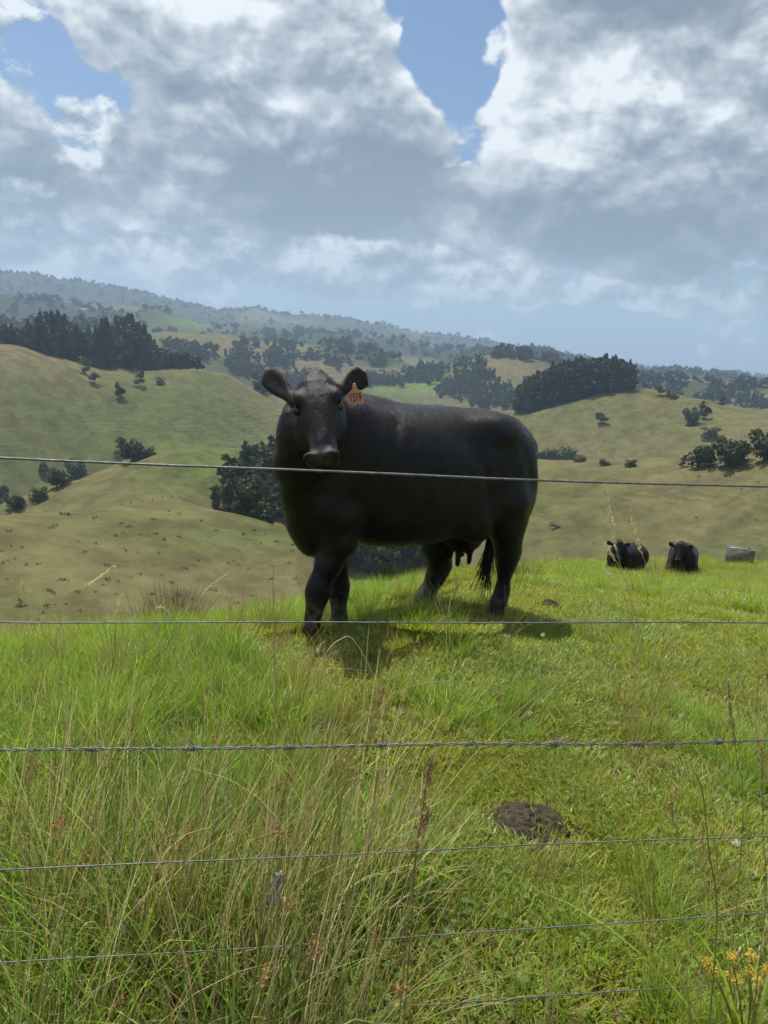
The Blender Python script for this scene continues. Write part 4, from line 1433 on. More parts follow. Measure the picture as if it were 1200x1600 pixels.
G_LUSH = [(0.240, 0.390, 0.042), (0.190, 0.335, 0.038), (0.315, 0.440, 0.060), (0.225, 0.355, 0.070)]
G_TURF = [(0.255, 0.375, 0.048), (0.200, 0.325, 0.043), (0.320, 0.405, 0.072), (0.400, 0.400, 0.115)]
G_DRY = [(0.50, 0.42, 0.23), (0.42, 0.35, 0.17), (0.32, 0.30, 0.13)]
protos = []
for i in range(4):
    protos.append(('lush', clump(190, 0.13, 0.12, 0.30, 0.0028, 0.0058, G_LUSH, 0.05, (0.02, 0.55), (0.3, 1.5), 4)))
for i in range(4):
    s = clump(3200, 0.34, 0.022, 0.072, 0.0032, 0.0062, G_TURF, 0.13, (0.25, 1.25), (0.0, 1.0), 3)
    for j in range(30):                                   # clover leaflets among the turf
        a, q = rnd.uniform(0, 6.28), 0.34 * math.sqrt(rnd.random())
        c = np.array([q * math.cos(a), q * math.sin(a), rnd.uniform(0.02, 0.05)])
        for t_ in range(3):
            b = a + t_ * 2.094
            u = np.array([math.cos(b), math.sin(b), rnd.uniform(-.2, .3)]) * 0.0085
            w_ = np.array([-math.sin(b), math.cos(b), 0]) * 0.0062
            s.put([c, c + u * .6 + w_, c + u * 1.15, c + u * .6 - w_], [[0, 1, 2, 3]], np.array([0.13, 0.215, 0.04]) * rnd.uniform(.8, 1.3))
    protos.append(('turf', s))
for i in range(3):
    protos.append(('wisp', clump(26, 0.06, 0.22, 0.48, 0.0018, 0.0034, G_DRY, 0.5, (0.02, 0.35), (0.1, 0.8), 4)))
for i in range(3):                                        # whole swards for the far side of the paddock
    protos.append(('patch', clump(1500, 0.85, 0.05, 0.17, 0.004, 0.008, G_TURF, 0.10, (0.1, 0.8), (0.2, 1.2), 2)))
GC = bpy.data.collections.new('grass_tufts')
KID = {}
for i, (kind, s) in enumerate(protos):
    me = s.mesh('tuft_%02d' % i)
    me.materials.append(MAT_GRASS)
    GC.objects.link(bpy.data.objects.new('tuft_%02d' % i, me))
    KID.setdefault(kind, []).append(i)


def scatter(name, P, rot, scl, kind, label, cat):
    me = bpy.data.meshes.new(name)
    me.vertices.add(len(P))
    me.vertices.foreach_set('co', np.ascontiguousarray(P, np.float32).ravel())
    a = me.attributes.new('rot', 'FLOAT_VECTOR', 'POINT')
    a.data.foreach_set('vector', np.ascontiguousarray(rot, np.float32).ravel())
    a = me.attributes.new('scl', 'FLOAT_VECTOR', 'POINT')
    a.data.foreach_set('vector', np.ascontiguousarray(scl, np.float32).ravel())
    a = me.attributes.new('kind', 'INT', 'POINT')
    a.data.foreach_set('value', np.ascontiguousarray(kind, np.int32))
    o = bpy.data.objects.new(name, me)
    COL.objects.link(o)
    ng = bpy.data.node_groups.new(name, 'GeometryNodeTree')
    ng.interface.new_socket('Geometry', in_out='INPUT', socket_type='NodeSocketGeometry')
    ng.interface.new_socket('Geometry', in_out='OUTPUT', socket_type='NodeSocketGeometry')
    nd = ng.nodes
    gi, go = nd.new('NodeGroupInput'), nd.new('NodeGroupOutput')
    ci = nd.new('GeometryNodeCollectionInfo')
    ci.inputs['Collection'].default_value = GC
    ci.inputs['Separate Children'].default_value = True
    ci.inputs['Reset Children'].default_value = True
    ip = nd.new('GeometryNodeInstanceOnPoints')
    ip.inputs['Pick Instance'].default_value = True

    def attr(nm_, typ):
        k = nd.new('GeometryNodeInputNamedAttribute')
        k.data_type = typ
        k.inputs['Name'].default_value = nm_
        return k.outputs['Attribute']
    er_ = nd.new('FunctionNodeEulerToRotation')
    L = ng.links.new
    L(attr('rot', 'FLOAT_VECTOR'), er_.inputs[0])
    L(gi.outputs[0], ip.inputs['Points'])
    L(ci.outputs[0], ip.inputs['Instance'])
    L(er_.outputs[0], ip.inputs['Rotation'])
    L(attr('scl', 'FLOAT_VECTOR'), ip.inputs['Scale'])
    L(attr('kind', 'INT'), ip.inputs['Instance Index'])
    L(ip.outputs[0], go.inputs[0])
    md = o.modifiers.new('scatter', 'NODES')
    md.node_group = ng
    tag(o, label, cat, kind='stuff')
    return o


PAT = hit(826, 1292)
PAT_W = 0.112


def lushness(x, y):
    """long ungrazed grass on the left and under the cow, grazed turf on the right"""
    v_ = smooth01(0.15, -0.45, x - 0.10 * (y - 2.0)) * smooth01(1.0, 1.5, y)
    v_ = np.maximum(v_, 0.95 * np.exp(-((x - 0.27) ** 2 + (y - 3.75) ** 2) / 0.10))
    v_ = np.maximum(v_, 0.75 * np.exp(-(((x - 0.35) / 0.45) ** 2 + ((y - 2.85) / 0.35) ** 2)))
    v_ = np.maximum(v_, 0.7 * np.exp(-(((x - 1.35) / 0.35) ** 2 + ((y - 2.75) / 0.4) ** 2)))
    v_ = np.maximum(v_, 0.8 * np.exp(-(((x - 0.72) / 0.22) ** 2 + ((y - 1.5) / 0.5) ** 2)))
    v_ = v_ + 0.55 * fbm(x * 1.9 + 4, y * 1.9 + 2, 3) * (0.55 + 0.45 * smooth01(0.4, -0.2, x)) - 0.06
    v_ = v_ - 1.1 * np.exp(-(((x + 0.28) / 0.42) ** 2 + ((y - 3.50) / 0.42) ** 2)) - 0.9 * np.exp(-(((x - 0.72) / 0.25) ** 2 + ((y - 4.1) / 0.4) ** 2))
    return np.clip(v_, 0, 1)


def wedge(n, r0, r1, half):
    a = rng.uniform(-half, half, n)
    r = np.sqrt(rng.uniform(r0 ** 2, r1 ** 2, n))
    return r * np.sin(a), r * np.cos(a), r, a


r_c0 = KR[:, 5]
GP, GRt, GS, GK = [], [], [], []


def emit(x, y, kind, sc_, tall=None, tilt=0.05, clear=0.0):
    z = ground_z(x, y)
    n = len(x)
    pat = ((x - PAT[0]) / (PAT_W + clear)) ** 2 + ((y - PAT[1]) / (PAT_W + clear)) ** 2 > 1.0
    ids = np.array(KID[kind])[rng.integers(0, len(KID[kind]), n)]
    h_ = 0.15
    sx2 = np.arctan((ground_z(x + h_, y) - ground_z(x - h_, y)) / (2 * h_))
    sy2 = np.arctan((ground_z(x, y + h_) - ground_z(x, y - h_)) / (2 * h_))
    rot = []
    for i in range(n):                                    # lie on the slope, then any turn
        M_ = Matrix.Rotation(sy2[i] + rnd.gauss(0, tilt), 3, 'X') @ Matrix.Rotation(-sx2[i] + rnd.gauss(0, tilt), 3, 'Y') @ Matrix.Rotation(rnd.uniform(0, 6.283), 3, 'Z')
        rot.append(tuple(M_.to_euler()))
    rot = np.array(rot).reshape(-1, 3)
    t_ = np.ones(n) if tall is None else tall
    GP.append(np.stack([x, y, z], -1)[pat])
    GRt.append(rot[pat])
    GS.append(np.stack([sc_, sc_, sc_ * t_], -1)[pat])
    GK.append(ids[pat])


def beyond(a, r, m=1.0):
    rc = np.interp(a, AZW[:620], r_c0[:620])
    return r < rc + m


# turf everywhere close by: overlapping swards, some set round the cow pat
def even(n, r0, r1, half, gap):
    """roughly even cover: drop points that fall too close to an earlier one"""
    x, y, r, a = wedge(n * 4, r0, r1, half)
    keep, cells = [], {}
    for i in range(len(x)):
        c = (int(x[i] // gap), int(y[i] // gap))
        if all((x[i] - x[j]) ** 2 + (y[i] - y[j]) ** 2 > gap * gap for u in (-1, 0, 1) for w in (-1, 0, 1) for j in cells.get((c[0] + u, c[1] + w), ())):
            cells.setdefault(c, []).append(i)
            keep.append(i)
    k = np.array(keep)
    return x[k], y[k], r[k], a[k]


x, y, r, a = even(500, 0.8, 4.6, R_(46), 0.20)
k = beyond(a, r, 0.4)
emit(x[k], y[k], 'turf', rng.uniform(0.85, 1.1, k.sum()), None, 0.02, 0.20)
ar = rng.uniform(0, 6.283, 150)                            # close the ring left round the pat with small swards
qr = rng.uniform(0.25, 0.46, 150)
emit(PAT[0] + qr * np.cos(ar), PAT[1] + qr * np.sin(ar), 'turf', rng.uniform(0.32, 0.42, 150), rng.uniform(1.2, 2.0, 150), 0.05)
x, y, r, a = even(1500, 4.4, 11, R_(38), 0.24)
k = beyond(a, r, 0.5)
emit(x[k], y[k], 'turf', rng.uniform(0.95, 1.35, k.sum()), None, 0.02)
x, y, r, a = even(2500, 10, 27, R_(36), 0.50)
k = beyond(a, r, 1.5)
emit(x[k], y[k], 'patch', rng.uniform(0.8, 1.2, k.sum()), None, 0.02)
x, y, r, a = wedge(900, 5.5, 24, R_(36))                  # taller ungrazed tufts dotted over the slope
k = beyond(a, r, 0.5) & (fbm(x * .45 + 3, y * .45, 3) + 0.25 * rng.normal(size=len(x)) > 0.1)
emit(x[k], y[k], 'lush', rng.uniform(0.7, 1.5, k.sum()), rng.uniform(0.5, 0.95, k.sum()), 0.1)
# long lush grass
x, y, r, a = wedge(3400, 1.0, 7.5, R_(42))
L_ = lushness(x, y)
k = beyond(a, r, 0.4) & (rng.random(len(x)) < L_ ** 1.3)
x, y, L_ = x[k], y[k], L_[k]
emit(x, y, 'lush', rng.uniform(0.5, 0.9, len(x)) * (0.5 + 0.5 * L_), rng.uniform(0.8, 1.15, len(x)), 0.08, 0.06)
# drier seeding grass along the brow of the slope and behind the cow
x, y, r, a = wedge(6500, 3.6, 25, R_(38))
rc = np.interp(a, AZW[:620], r_c0[:620])
k = beyond(a, r, 1.0) & (rng.random(len(x)) < np.clip(0.10 + 0.9 * smooth01(0.72, 0.97, r / rc) * (1 - 0.75 * smooth01(10, 20, rc)) + 0.5 * fbm(x * .5, y * .5 + 3, 3), 0, 1)) & (r > 3.9) & ((r > 5.2) | (x < -0.55))
x, y = x[k], y[k]
emit(x, y, 'wisp', rng.uniform(0.5, 0.95, len(x)), rng.uniform(0.6, 1.1, len(x)))
x, y, r, a = wedge(420, 1.2, 4.5, R_(40))
k = rng.random(len(x)) < 0.25 + 0.6 * (x < -0.1)
emit(x[k], y[k], 'wisp', rng.uniform(0.45, 0.9, k.sum()), None, 0.25)
grass = scatter('grass', np.concatenate(GP), np.concatenate(GRt), np.concatenate(GS), np.concatenate(GK), 'green pasture grass with clover and dry blades covering the paddock', 'grass')

# ------------------------------------------------------------------ fence of plain and barbed wire
FD = ray(7890, 1010)                                   # direction of the wires
F0 = at(600, 735, 1.25)
FNRM = nrm(np.cross(FD, [0, 0, 1.0]))


def on_fence(px, py):
    d = ray(px, py)
    return CC + d * (((F0 - CC) @ FNRM) / (d @ FNRM))


fence = empty('wire_fence', (F0[0], F0[1], float(ground_z(F0[0], F0[1]))))
tag(fence, 'wire fence of plain strands and one barbed strand across the foreground', 'fence')
FO = np.array(fence.location)
H2 = nrm([FD[0], FD[1], 0])
POSTS = (-5.3, -1.75, 1.95, 5.5)


def wire_line(p0, p1, s0=-5.3, s1=5.5, n=60, wob=0.002):
    """straight through two points of the photo, tied to the posts, slightly uneven"""
    d = nrm(p1 - p0)
    sa, sb = (p0 - F0) @ H2, (p1 - F0) @ H2
    s = np.linspace(s0, s1, n)
    P = p0 + (p1 - p0) * ((s - sa) / (sb - sa))[:, None]
    P[:, 2] += wob * np.sin(s * 3.1 + p0[2] * 40) + wob * .6 * np.sin(s * 7.7 + p0[2] * 90)
    return P - FO, d


for ya, yb, rad, nm_ in (((0, 716), (1200, 762), .0021, 'top_wire'), ((0, 970), (1200, 975), .00135, 'plain_wire'), ((0, 1358), (1200, 1306), .00135, 'plain_wire'),
                         ((0, 1505), (1200, 1427), .0013, 'plain_wire'), ((600, 1573), (1020, 1546), .0013, 'plain_wire')):
    P, d = wire_line(on_fence(*ya), on_fence(*yb))
    s = Soup()
    tube_pts(s, P, rad, (0.4, 0.4, 0.4), 6)
    o = add(nm_, s.mesh(nm_, True), MAT_WIRE, fence)
# barbed strand: two twisted wires with four-point barbs
pa, pb = on_fence(0, 1176), on_fence(1200, 1155)
P, d = wire_line(pa, pb, n=1500, wob=0.0035)
bw = Soup()
sv = np.linspace(-5.3, 5.5, 1500)
upv = np.array([0, 0, 1.0])
for ph in (0, math.pi):
    a = sv * 2 * math.pi / 0.055 + ph
    Q = P + 0.0019 * (np.cos(a)[:, None] * upv + np.sin(a)[:, None] * FNRM)
    tube_pts(bw, Q, 0.00125, (0.4, 0.4, 0.4), 5)
bo = add('barbed_wire', bw.mesh('barbed_wire', True), MAT_WIRE, fence)
bs = Soup()
for k in range(2):
    ph = np.linspace(0, 4 * math.pi, 26)
    c = np.stack([np.linspace(-.007, .007, 26) + (.003 if k else -.003), .0045 * np.cos(ph + k), .0045 * np.sin(ph + k)], -1)
    e0, e1 = c[0] + np.array([-.004, .010, .013]) * (1 if k else -1), c[-1] + np.array([.004, -.011, .012]) * (1 if k else -1)
    tube_pts(bs, np.concatenate([[e0], c, [e1]]), np.concatenate([[.0003], np.full(26, .0010), [.0003]]), (0.4, 0.4, 0.4), 5)
barb_me = bs.mesh('barb', True)
barb_me.materials.append(MAT_WIRE)
step = np.linalg.norm(on_fence(600, 1161) - on_fence(455, 1164))
s0 = (on_fence(300, 1167) - F0) @ H2
k = 0
for i in range(-18, 22):
    s = s0 + i * step
    if not -2.2 < s < 2.4:
        continue
    c = np.array([np.interp(s, sv, P[:, j]) for j in range(3)])
    b = add('barb', barb_me, None, bo, tuple(c))
    b.rotation_euler = (rnd.uniform(0, 6.28), 0, math.atan2(FD[1], FD[0]))
for s in POSTS:
    xy = F0[:2] + H2[:2] * s + FNRM[:2] * 0.055 * (1 if FNRM[1] > 0 else -1)
    zg = float(ground_z(*xy))
    ps = Soup()
    zz = np.linspace(-.25, 1.32 + (zg < 0) * .05, 7)
    tube_pts(ps, [(0.004 * math.sin(z * 5), 0.004 * math.cos(z * 4), z) for z in zz], np.linspace(.056, .050, 7), (0.23, 0.21, 0.18), 12)
    add('post', ps.mesh('post', True), MAT_WOOD, fence, (xy[0] - FO[0], xy[1] - FO[1], zg - FO[2]))


# ------------------------------------------------------------------ tall rushes along the fence
def rush_clump(cx, cy, n, rad, lmin, lmax, dirn, spread, label, tan=0.55, wid=(0.0022, 0.0042), heads=10, name='rush_clump'):
    z = float(ground_z(cx, cy))
    root = empty(name, (cx, cy, z))
    tag(root, label, 'rushes', 'rush clumps by the fence')
    a = rng.uniform(0, 6.283, n)
    q = np.sqrt(rng.random(n)) * rad
    base = np.stack([q * np.cos(a) * 1.3, q * np.sin(a) * .8, np.full(n, -.02)], -1)
    hd_ = np.where(rng.random(n) < 0.65, dirn + rng.normal(size=n) * spread, a)
    L = rng.uniform(lmin, lmax, n) * (1 - .25 * (q / rad) * rng.random(n))
    tn_ = rng.random(n) < tan
    br_ = rng.random(n) < .22                              # pale straws, colour brightened as if catching the sun
    c = np.where(tn_[:, None], np.array([0.68, 0.575, 0.32]) * rng.uniform(.5, 1.25, (n, 1)), np.array([0.28, 0.32, 0.07]) * rng.uniform(.65, 1.3, (n, 1)))
    c[br_] = np.array([0.90, 0.79, 0.50]) * rng.uniform(.75, 1.1, (br_.sum(), 1))
    L = np.where(br_, L * 1.08, L)
    st = Soup()
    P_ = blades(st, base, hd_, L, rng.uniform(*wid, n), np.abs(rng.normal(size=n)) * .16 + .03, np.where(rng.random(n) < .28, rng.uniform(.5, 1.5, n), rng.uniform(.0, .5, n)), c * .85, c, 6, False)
    m_ = int(n * 2.2)                                      # leafy blades low in the clump
    pk = rng.integers(0, n, m_)
    cg = np.array(G_LUSH)[rng.integers(0, 4, m_)] * rng.uniform(.7, 1.25, (m_, 1))
    lo_ = rng.random(m_) < .25
    cg[lo_] = np.array([0.42, 0.33, 0.16]) * rng.uniform(.6, 1.2, (lo_.sum(), 1))
    blades(st, base[pk] * 1.25, rng.uniform(0, 6.283, m_), rng.uniform(.18, .42, m_), rng.uniform(.003, .006, m_), rng.uniform(.05, .6, m_), rng.uniform(.3, 1.5, m_), cg * .8, cg, 4)
    o = add('stems', st.mesh('rush_stems'), MAT_RUSH, root)
    tag(o, kind='stuff')
    for i in rng.choice(n, heads, replace=False):          # brown flower clusters, set below the stem tip
        c_ = P_[i, 4] * .5 + P_[i, 5] * .5
        s = Soup()
        kk = 46
        C = c_ + nrm(rng.normal(size=(kk, 3))) * (rng.random((kk, 1)) ** .6) * np.array([.017, .017, .021])
        leaf_quads(s, C, np.full(kk, .0038), tint(kk, (0.32, 0.18, 0.085), .45), None, .5)
        add('flower_cluster', s.mesh('flower_cluster'), MAT_RUSH, root)
    return root


E_ = 0.15                                                  # lean mostly towards the right
rush_clump(-.115, 1.13, 150, .13, .42, .74, E_, .8, 'dense green-based rush clump in front of the wires, left of centre', .5, heads=9)
rush_clump(-.31, 1.42, 190, .17, .45, .80, E_, .7, 'tan rush clump behind the wires, left of centre', .6, heads=9)
rush_clump(-.56, 1.45, 140, .17, .42, .72, E_ + .4, .9, 'brownish rush clump behind the wires at the lower left', .5, heads=8)
rush_clump(-.80, 1.62, 90, .17, .38, .64, E_ + .5, 1.2, 'rush clump at the left edge of the picture', .5, heads=7)
rush_clump(-.03, 1.66, 110, .14, .42, .72, E_ - .1, .6, 'sparse tan rush clump leaning right behind the dense clump', .75, heads=6)
rush_clump(-.52, 1.10, 90, .13, .30, .52, E_ + .3, 1.2, 'short green rush clump in front of the wires at the lower left corner', .4, heads=3)


# stiff dark rush tussocks on the brow of the slope
def tussock(px, py, dist, w, h_, label):
    d = ray(px, py)
    xy = d[:2] / math.hypot(*d[:2]) * dist
    n = 260
    a = rng.uniform(0, 6.283, n)
    q = np.sqrt(rng.random(n)) * w * .28
    base = np.stack([q * np.cos(a), q * np.sin(a), np.full(n, -.02)], -1)
    c = np.where(rng.random((n, 1)) < .5, np.array([0.16, 0.125, 0.065]), np.array([0.085, 0.105, 0.035])) * rng.uniform(.6, 1.2, (n, 1))
    s = Soup()
    blades(s, base, a + rng.normal(size=n) * .3, rng.uniform(.55, 1.1, n) * h_, rng.uniform(.003, .006, n), .05 + .55 * q / (w * .28) * rng.random(n), rng.uniform(0, .4, n), c * .8, c, 4, False)
    o = add('rush_tussock', s.mesh('rush_tussock'), MAT_RUSH, None, (xy[0], xy[1], float(ground_z(*xy))))
    tag(o, label, 'tussock', 'rush tussocks on the brow')
    return o


tussock(265, 962, 4.9, .46, .42, 'spiky brown tussock on the brow left of the cow')
tussock(618, 930, 6.4, .46, .42, 'spiky dark tussock under the cow between its fore and hind legs')
tussock(822, 905, 9.5, .55, .32, 'dry brown tussock right of the cow hind leg')


# ------------------------------------------------------------------ single grass stalks with seed heads
def stalk(pts, depth, head, label, width=.0016, col=(0.34, 0.27, 0.14), hcol=(0.42, 0.33, 0.19), hw=.006, kind='spike', name='grass_stalk', base_down=True):
    """pts: photo pixels from the tip down; the stem runs on to the ground"""
    W_ = [at(x_, y_, depth) for x_, y_ in pts]
    low_ = W_[-1]
    g = float(ground_z(low_[0], low_[1]))
    if base_down and low_[2] > g + .02:
        dirn_ = nrm(W_[-1] - W_[-2])
        dz = (low_[2] - g)
        W_.append(np.array([low_[0] + np.clip(dirn_[0] * .3, -.12, .12) * dz, low_[1] - .02 * dz, g - .02]))
    P_ = catmull(W_[::-1], 8)
    b = P_[0].copy()
    root = empty(name, tuple(b))
    tag(root, label, 'grass stalk', 'single grass stalks')
    s = Soup()
    tube_pts(s, P_ - b, np.linspace(width, width * .45, len(P_)), col, 5)
    add('stem', s.mesh('stalk_stem'), MAT_RUSH, root)
    if head:
        arc = np.concatenate([[0], np.cumsum(np.linalg.norm(np.diff(P_, axis=0), axis=1))])
        Ltot = arc[-1]
        hs = Soup()
        if kind == 'spike':
            n = int(head / .0012)
            t = Ltot - head + rng.random(n) * head
            taper = np.sin(np.clip((Ltot - t) / head, .02, 1) * math.pi * .85 + .2) * .8 + .2
        else:                                              # lobed head of cocksfoot
            n = int(head / .0006)
            lob = rng.choice([.08, .2, .33, .5, .72, .92], n, p=[.1, .2, .25, .2, .15, .1])
            t = Ltot - head * (lob + rng.normal(size=n) * .045)
            taper = rng.random(n) ** .5
        c_ = np.stack([np.interp(np.clip(t, 0, Ltot), arc, P_[:, j]) for j in range(3)], -1) - b
        off = nrm(rng.normal(size=(n, 3))) * (hw * taper * rng.random(n) ** .5)[:, None]
        tang = nrm(P_[-1] - P_[-6])
        C = c_ + off
        sz = np.full(n, .0044 if kind == 'spike' else .0042)
        u = nrm(tang[None] + rng.normal(size=(n, 3)) * .35) * sz[:, None]
        w_ = nrm(np.cross(u, rng.normal(size=(n, 3)))) * (sz * .38)[:, None]
        Vq = np.stack([C - u, C - w_, C + u * 1.4, C + w_], 1).reshape(-1, 3)
        hs.put(Vq, np.arange(4 * n).reshape(-1, 4), np.repeat(tint(n, hcol, .35), 4, 0))
        add('seed_head', hs.mesh('seed_head'), MAT_RUSH, root)
    return root


PALE = (0.66, 0.57, 0.38)
stalk([(945, 757), (952, 800), (966, 870), (985, 940), (1000, 1010)], 2.3, .22, 'tall pale seed stalk rising in front of the left lying cow', .0014, PALE, PALE, .0095)
stalk([(985, 795), (997, 850), (1012, 890), (1025, 950)], 2.35, .16, 'pale seed stalk leaning between the two lying cows', .0013, PALE, PALE, .008)
stalk([(943, 845), (957, 870), (968, 888), (990, 960)], 2.5, .08, 'short pale seed stalk before the knees of the left lying cow', .0012, PALE, PALE, .008)
stalk([(942, 888), (955, 900), (968, 915), (985, 985)], 2.6, .05, 'lowest pale seed stalk below the left lying cow', .0012, PALE, PALE, .008)
stalk([(180, 884), (140, 912), (100, 930), (95, 975), (92, 1040), (88, 1110)], 2.2, .12, 'bent pale grass stalk nodding over the brow at the left', .0013, PALE, PALE, .006)
stalk([(132, 872), (110, 900), (96, 940), (93, 1000)], 2.5, .0, 'bare thin stalk beside the bent one at the left', .0009, PALE)
stalk([(33, 902), (38, 930), (42, 960), (45, 1020)], 2.6, .06, 'small seed stalk standing at the far left of the brow', .001, PALE, PALE, .006)
stalk([(355, 897), (330, 915), (305, 945), (295, 985), (290, 1060)], 2.3, .10, 'pale stalk slanting up to the right on the brow', .0012, PALE, PALE, .006)
stalk([(190, 930), (182, 955), (176, 1000), (172, 1060)], 2.3, .08, 'upright pale seed stalk between the bent stalk and the tussock', .0012, PALE, PALE, .006)
stalk([(262, 955), (250, 948), (240, 955), (238, 985), (240, 1030)], 2.4, .04, 'short hooked stalk in front of the brown tussock', .001, PALE, PALE, .006)
stalk([(427, 873), (427, 940), (428, 1010), (430, 1100)], 1.9, .0, 'straight bare tan stalk left of the cow fore legs', .0024, (0.55, 0.44, 0.24))
stalk([(315, 1064), (317, 1120), (316, 1180), (318, 1260)], 1.5, .0, 'straight bare stalk crossing the barbed wire', .0020, (0.40, 0.30, 0.15))
stalk([(256, 1056), (257, 1110), (258, 1170), (262, 1260)], 1.6, .0, 'thin bare stalk left of the one crossing the barbed wire', .0015, (0.40, 0.30, 0.15))
stalk([(785, 1085), (735, 1068), (675, 1066), (615, 1085), (570, 1130), (540, 1220), (520, 1340)], 1.45, .03, 'long yellow stem arching over to the right below the cow', .0016, (0.34, 0.30, 0.12))
stalk([(885, 1152), (800, 1180), (720, 1240), (660, 1330), (630, 1450)], 1.4, .06, 'long green stem bowed right under the barbed wire', .0017, (0.26, 0.27, 0.10), (0.40, 0.24, 0.14), .006)
stalk([(674, 1186), (668, 1215), (661, 1262), (655, 1300), (648, 1360), (640, 1480)], 1.05, .085, 'tall brown cocksfoot seed head standing beside the dung', .0016, (0.28, 0.25, 0.11), (0.30, 0.205, 0.12), .012, 'lobes')
stalk([(672, 1262), (660, 1290), (650, 1330), (640, 1420), (632, 1500)], 1.03, .065, 'lower brown cocksfoot seed head just under the tall one', .0016, (0.28, 0.25, 0.11), (0.30, 0.205, 0.12), .011, 'lobes')
stalk([(1052, 1290), (1050, 1255), (1062, 1220), (1082, 1204), (1098, 1240), (1108, 1330), (1120, 1450)], 1.15, .085, 'drooping tan seed head at the lower right', .0014, (0.26, 0.25, 0.10), (0.40, 0.30, 0.16), .005)
stalk([(1138, 1068), (1143, 1120), (1150, 1180), (1160, 1300)], 1.2, .12, 'faint tan plume standing at the right edge above the barbed wire', .0011, (0.34, 0.29, 0.14), (0.42, 0.34, 0.18), .004)
stalk([(1190, 1165), (1191, 1230), (1192, 1300), (1195, 1420)], 1.2, .14, 'faint tan plume cut by the right edge below the barbed wire', .0011, (0.34, 0.29, 0.14), (0.42, 0.34, 0.18), .004)
stalk([(1020, 870), (1032, 920), (1043, 980), (1052, 1060)], 2.3, .08, 'thin tan stalk right of the two pale seed stalks', .0009, PALE, PALE, .003)
stalk([(600, 1075), (585, 1120), (560, 1190), (520, 1290)], 1.4, .04, 'tan stem leaning right across the barbed wire', .0016, (0.36, 0.28, 0.13), (0.36, 0.2, 0.13), .006)
stalk([(505, 1003), (480, 1040), (440, 1110), (410, 1200)], 1.6, .03, 'tan stem leaning right below the cow hooves', .0015, (0.36, 0.28, 0.13))
stalk([(628, 1150), (560, 1010), (530, 1000), (505, 1030), (490, 1090)], 1.9, .03, 'broken pale stem folded over below the fore hooves', .0014, PALE)
stalk([(770, 1470), (748, 1490), (740, 1520), (735, 1580)], 1.5, .06, 'reddish-brown dock seed head low in the short grass', .0016, (0.22, 0.16, 0.08), (0.20, 0.105, 0.06), .014, 'lobes')

# ------------------------------------------------------------------ sedge at the lower right corner
sx_, sy_ = at(1168, 1640, 1.22)[:2]
sg_root = empty('sedge_plant', (sx_, sy_, float(ground_z(sx_, sy_))))
tag(sg_root, 'broad-leaved sedge with yellow-brown flower clusters at the lower right corner', 'sedge')
for i in range(34):
    s = Soup()
    n = 1
    h_ = rng.uniform(2.0, 4.6) if i % 4 else rng.uniform(-.6, 1.2)
    cg = np.array([[0.19, 0.29, 0.045]]) * rng.uniform(.75, 1.35)
    blades(s, np.array([[rng.normal() * .03, rng.normal() * .03, -.02]]), np.array([h_]), np.array([rng.uniform(.28, .55)]), np.array([rng.uniform(.006, .0105)]), np.array([rng.uniform(.1, .6)]), np.array([rng.uniform(.3, 1.3)]), cg * .85, cg, 6)
    add('leaf', s.mesh('sedge_leaf'), MAT_GRASS, sg_root)
for px, py in ((1080, 1487), (1118, 1478), (1092, 1502), (1112, 1508), (1128, 1516), (1148, 1502), (1150, 1476), (1172, 1500), (1160, 1516)):
    c = at(px + 24, py + 16, 1.2 + rng.uniform(-.03, .03)) - np.array(sg_root.location)
    s = Soup()
    kk = 90
    C = c + nrm(rng.normal(size=(kk, 3))) * (rng.random((kk, 1)) ** .5) * .0115
    leaf_quads(s, C, np.full(kk, .0032), tint(kk, (0.60, 0.45, 0.07), .45), None, .45)
    tube_pts(s, catmull([(0.01 * rng.normal(), 0, 0), (c[0] * .5, c[1] * .6, c[2] * .6), tuple(c)], 6), .0013, (0.23, 0.22, 0.05), 5)
    add('flower_cluster', s.mesh('sedge_flower'), MAT_RUSH, sg_root)


# ------------------------------------------------------------------ clover flowers, dung, scrap, trough, post and other small things
def clover(px, py, label):
    p = hit(px, py + 14)
    if p is None:
        return
    d_ = math.hypot(p[0], p[1])
    root = empty('clover_flower', tuple(p))
    tag(root, label, 'flower', 'white clover flowers')
    top = at(px, py, p[1]) - p
    s = Soup()
    tube_pts(s, catmull([(0, 0, -.01), (0.004, 0, top[2] * .5), tuple(top)], 4), .0009, (0.12, 0.17, 0.05), 5)
    add('stem', s.mesh('clover_stem'), MAT_RUSH, root)
    s = Soup()
    kk = 70
    dv = nrm(rng.normal(size=(kk, 3)))
    C = top + dv * .0085
    u, w_ = dv * .0055, nrm(np.cross(dv, rng.normal(size=(kk, 3)))) * .0018
    s.put(np.stack([C - u, C - w_, C + u, C + w_], 1).reshape(-1, 3), np.arange(4 * kk).reshape(-1, 4), np.repeat(tint(kk, (0.70, 0.68, 0.58), .15), 4, 0))
    add('flower_head', s.mesh('clover_head'), MAT_RUSH, root)


for px, py, t in ((850, 1097, 'white clover flower above the barbed wire, right of centre'), (828, 1115, 'smaller white clover flower just left of the first above the barbed wire'), (1175, 1366, 'largest white clover flower near the right edge'),
                  (1150, 1318, 'small white clover flower above the largest one at the right'), (272, 1124, 'white clover flower in the long grass at the left'), (1065, 1118, 'pale clover flower in the turf at the right, above the barbed wire'),
                  (848, 992, 'distant clover flower in the turf right of the cow shadow')):
    clover(px, py, t)

MAT_DUNG = col_mat('dung', 0.85, 0.25, 0.45, 45.0, 0.9)


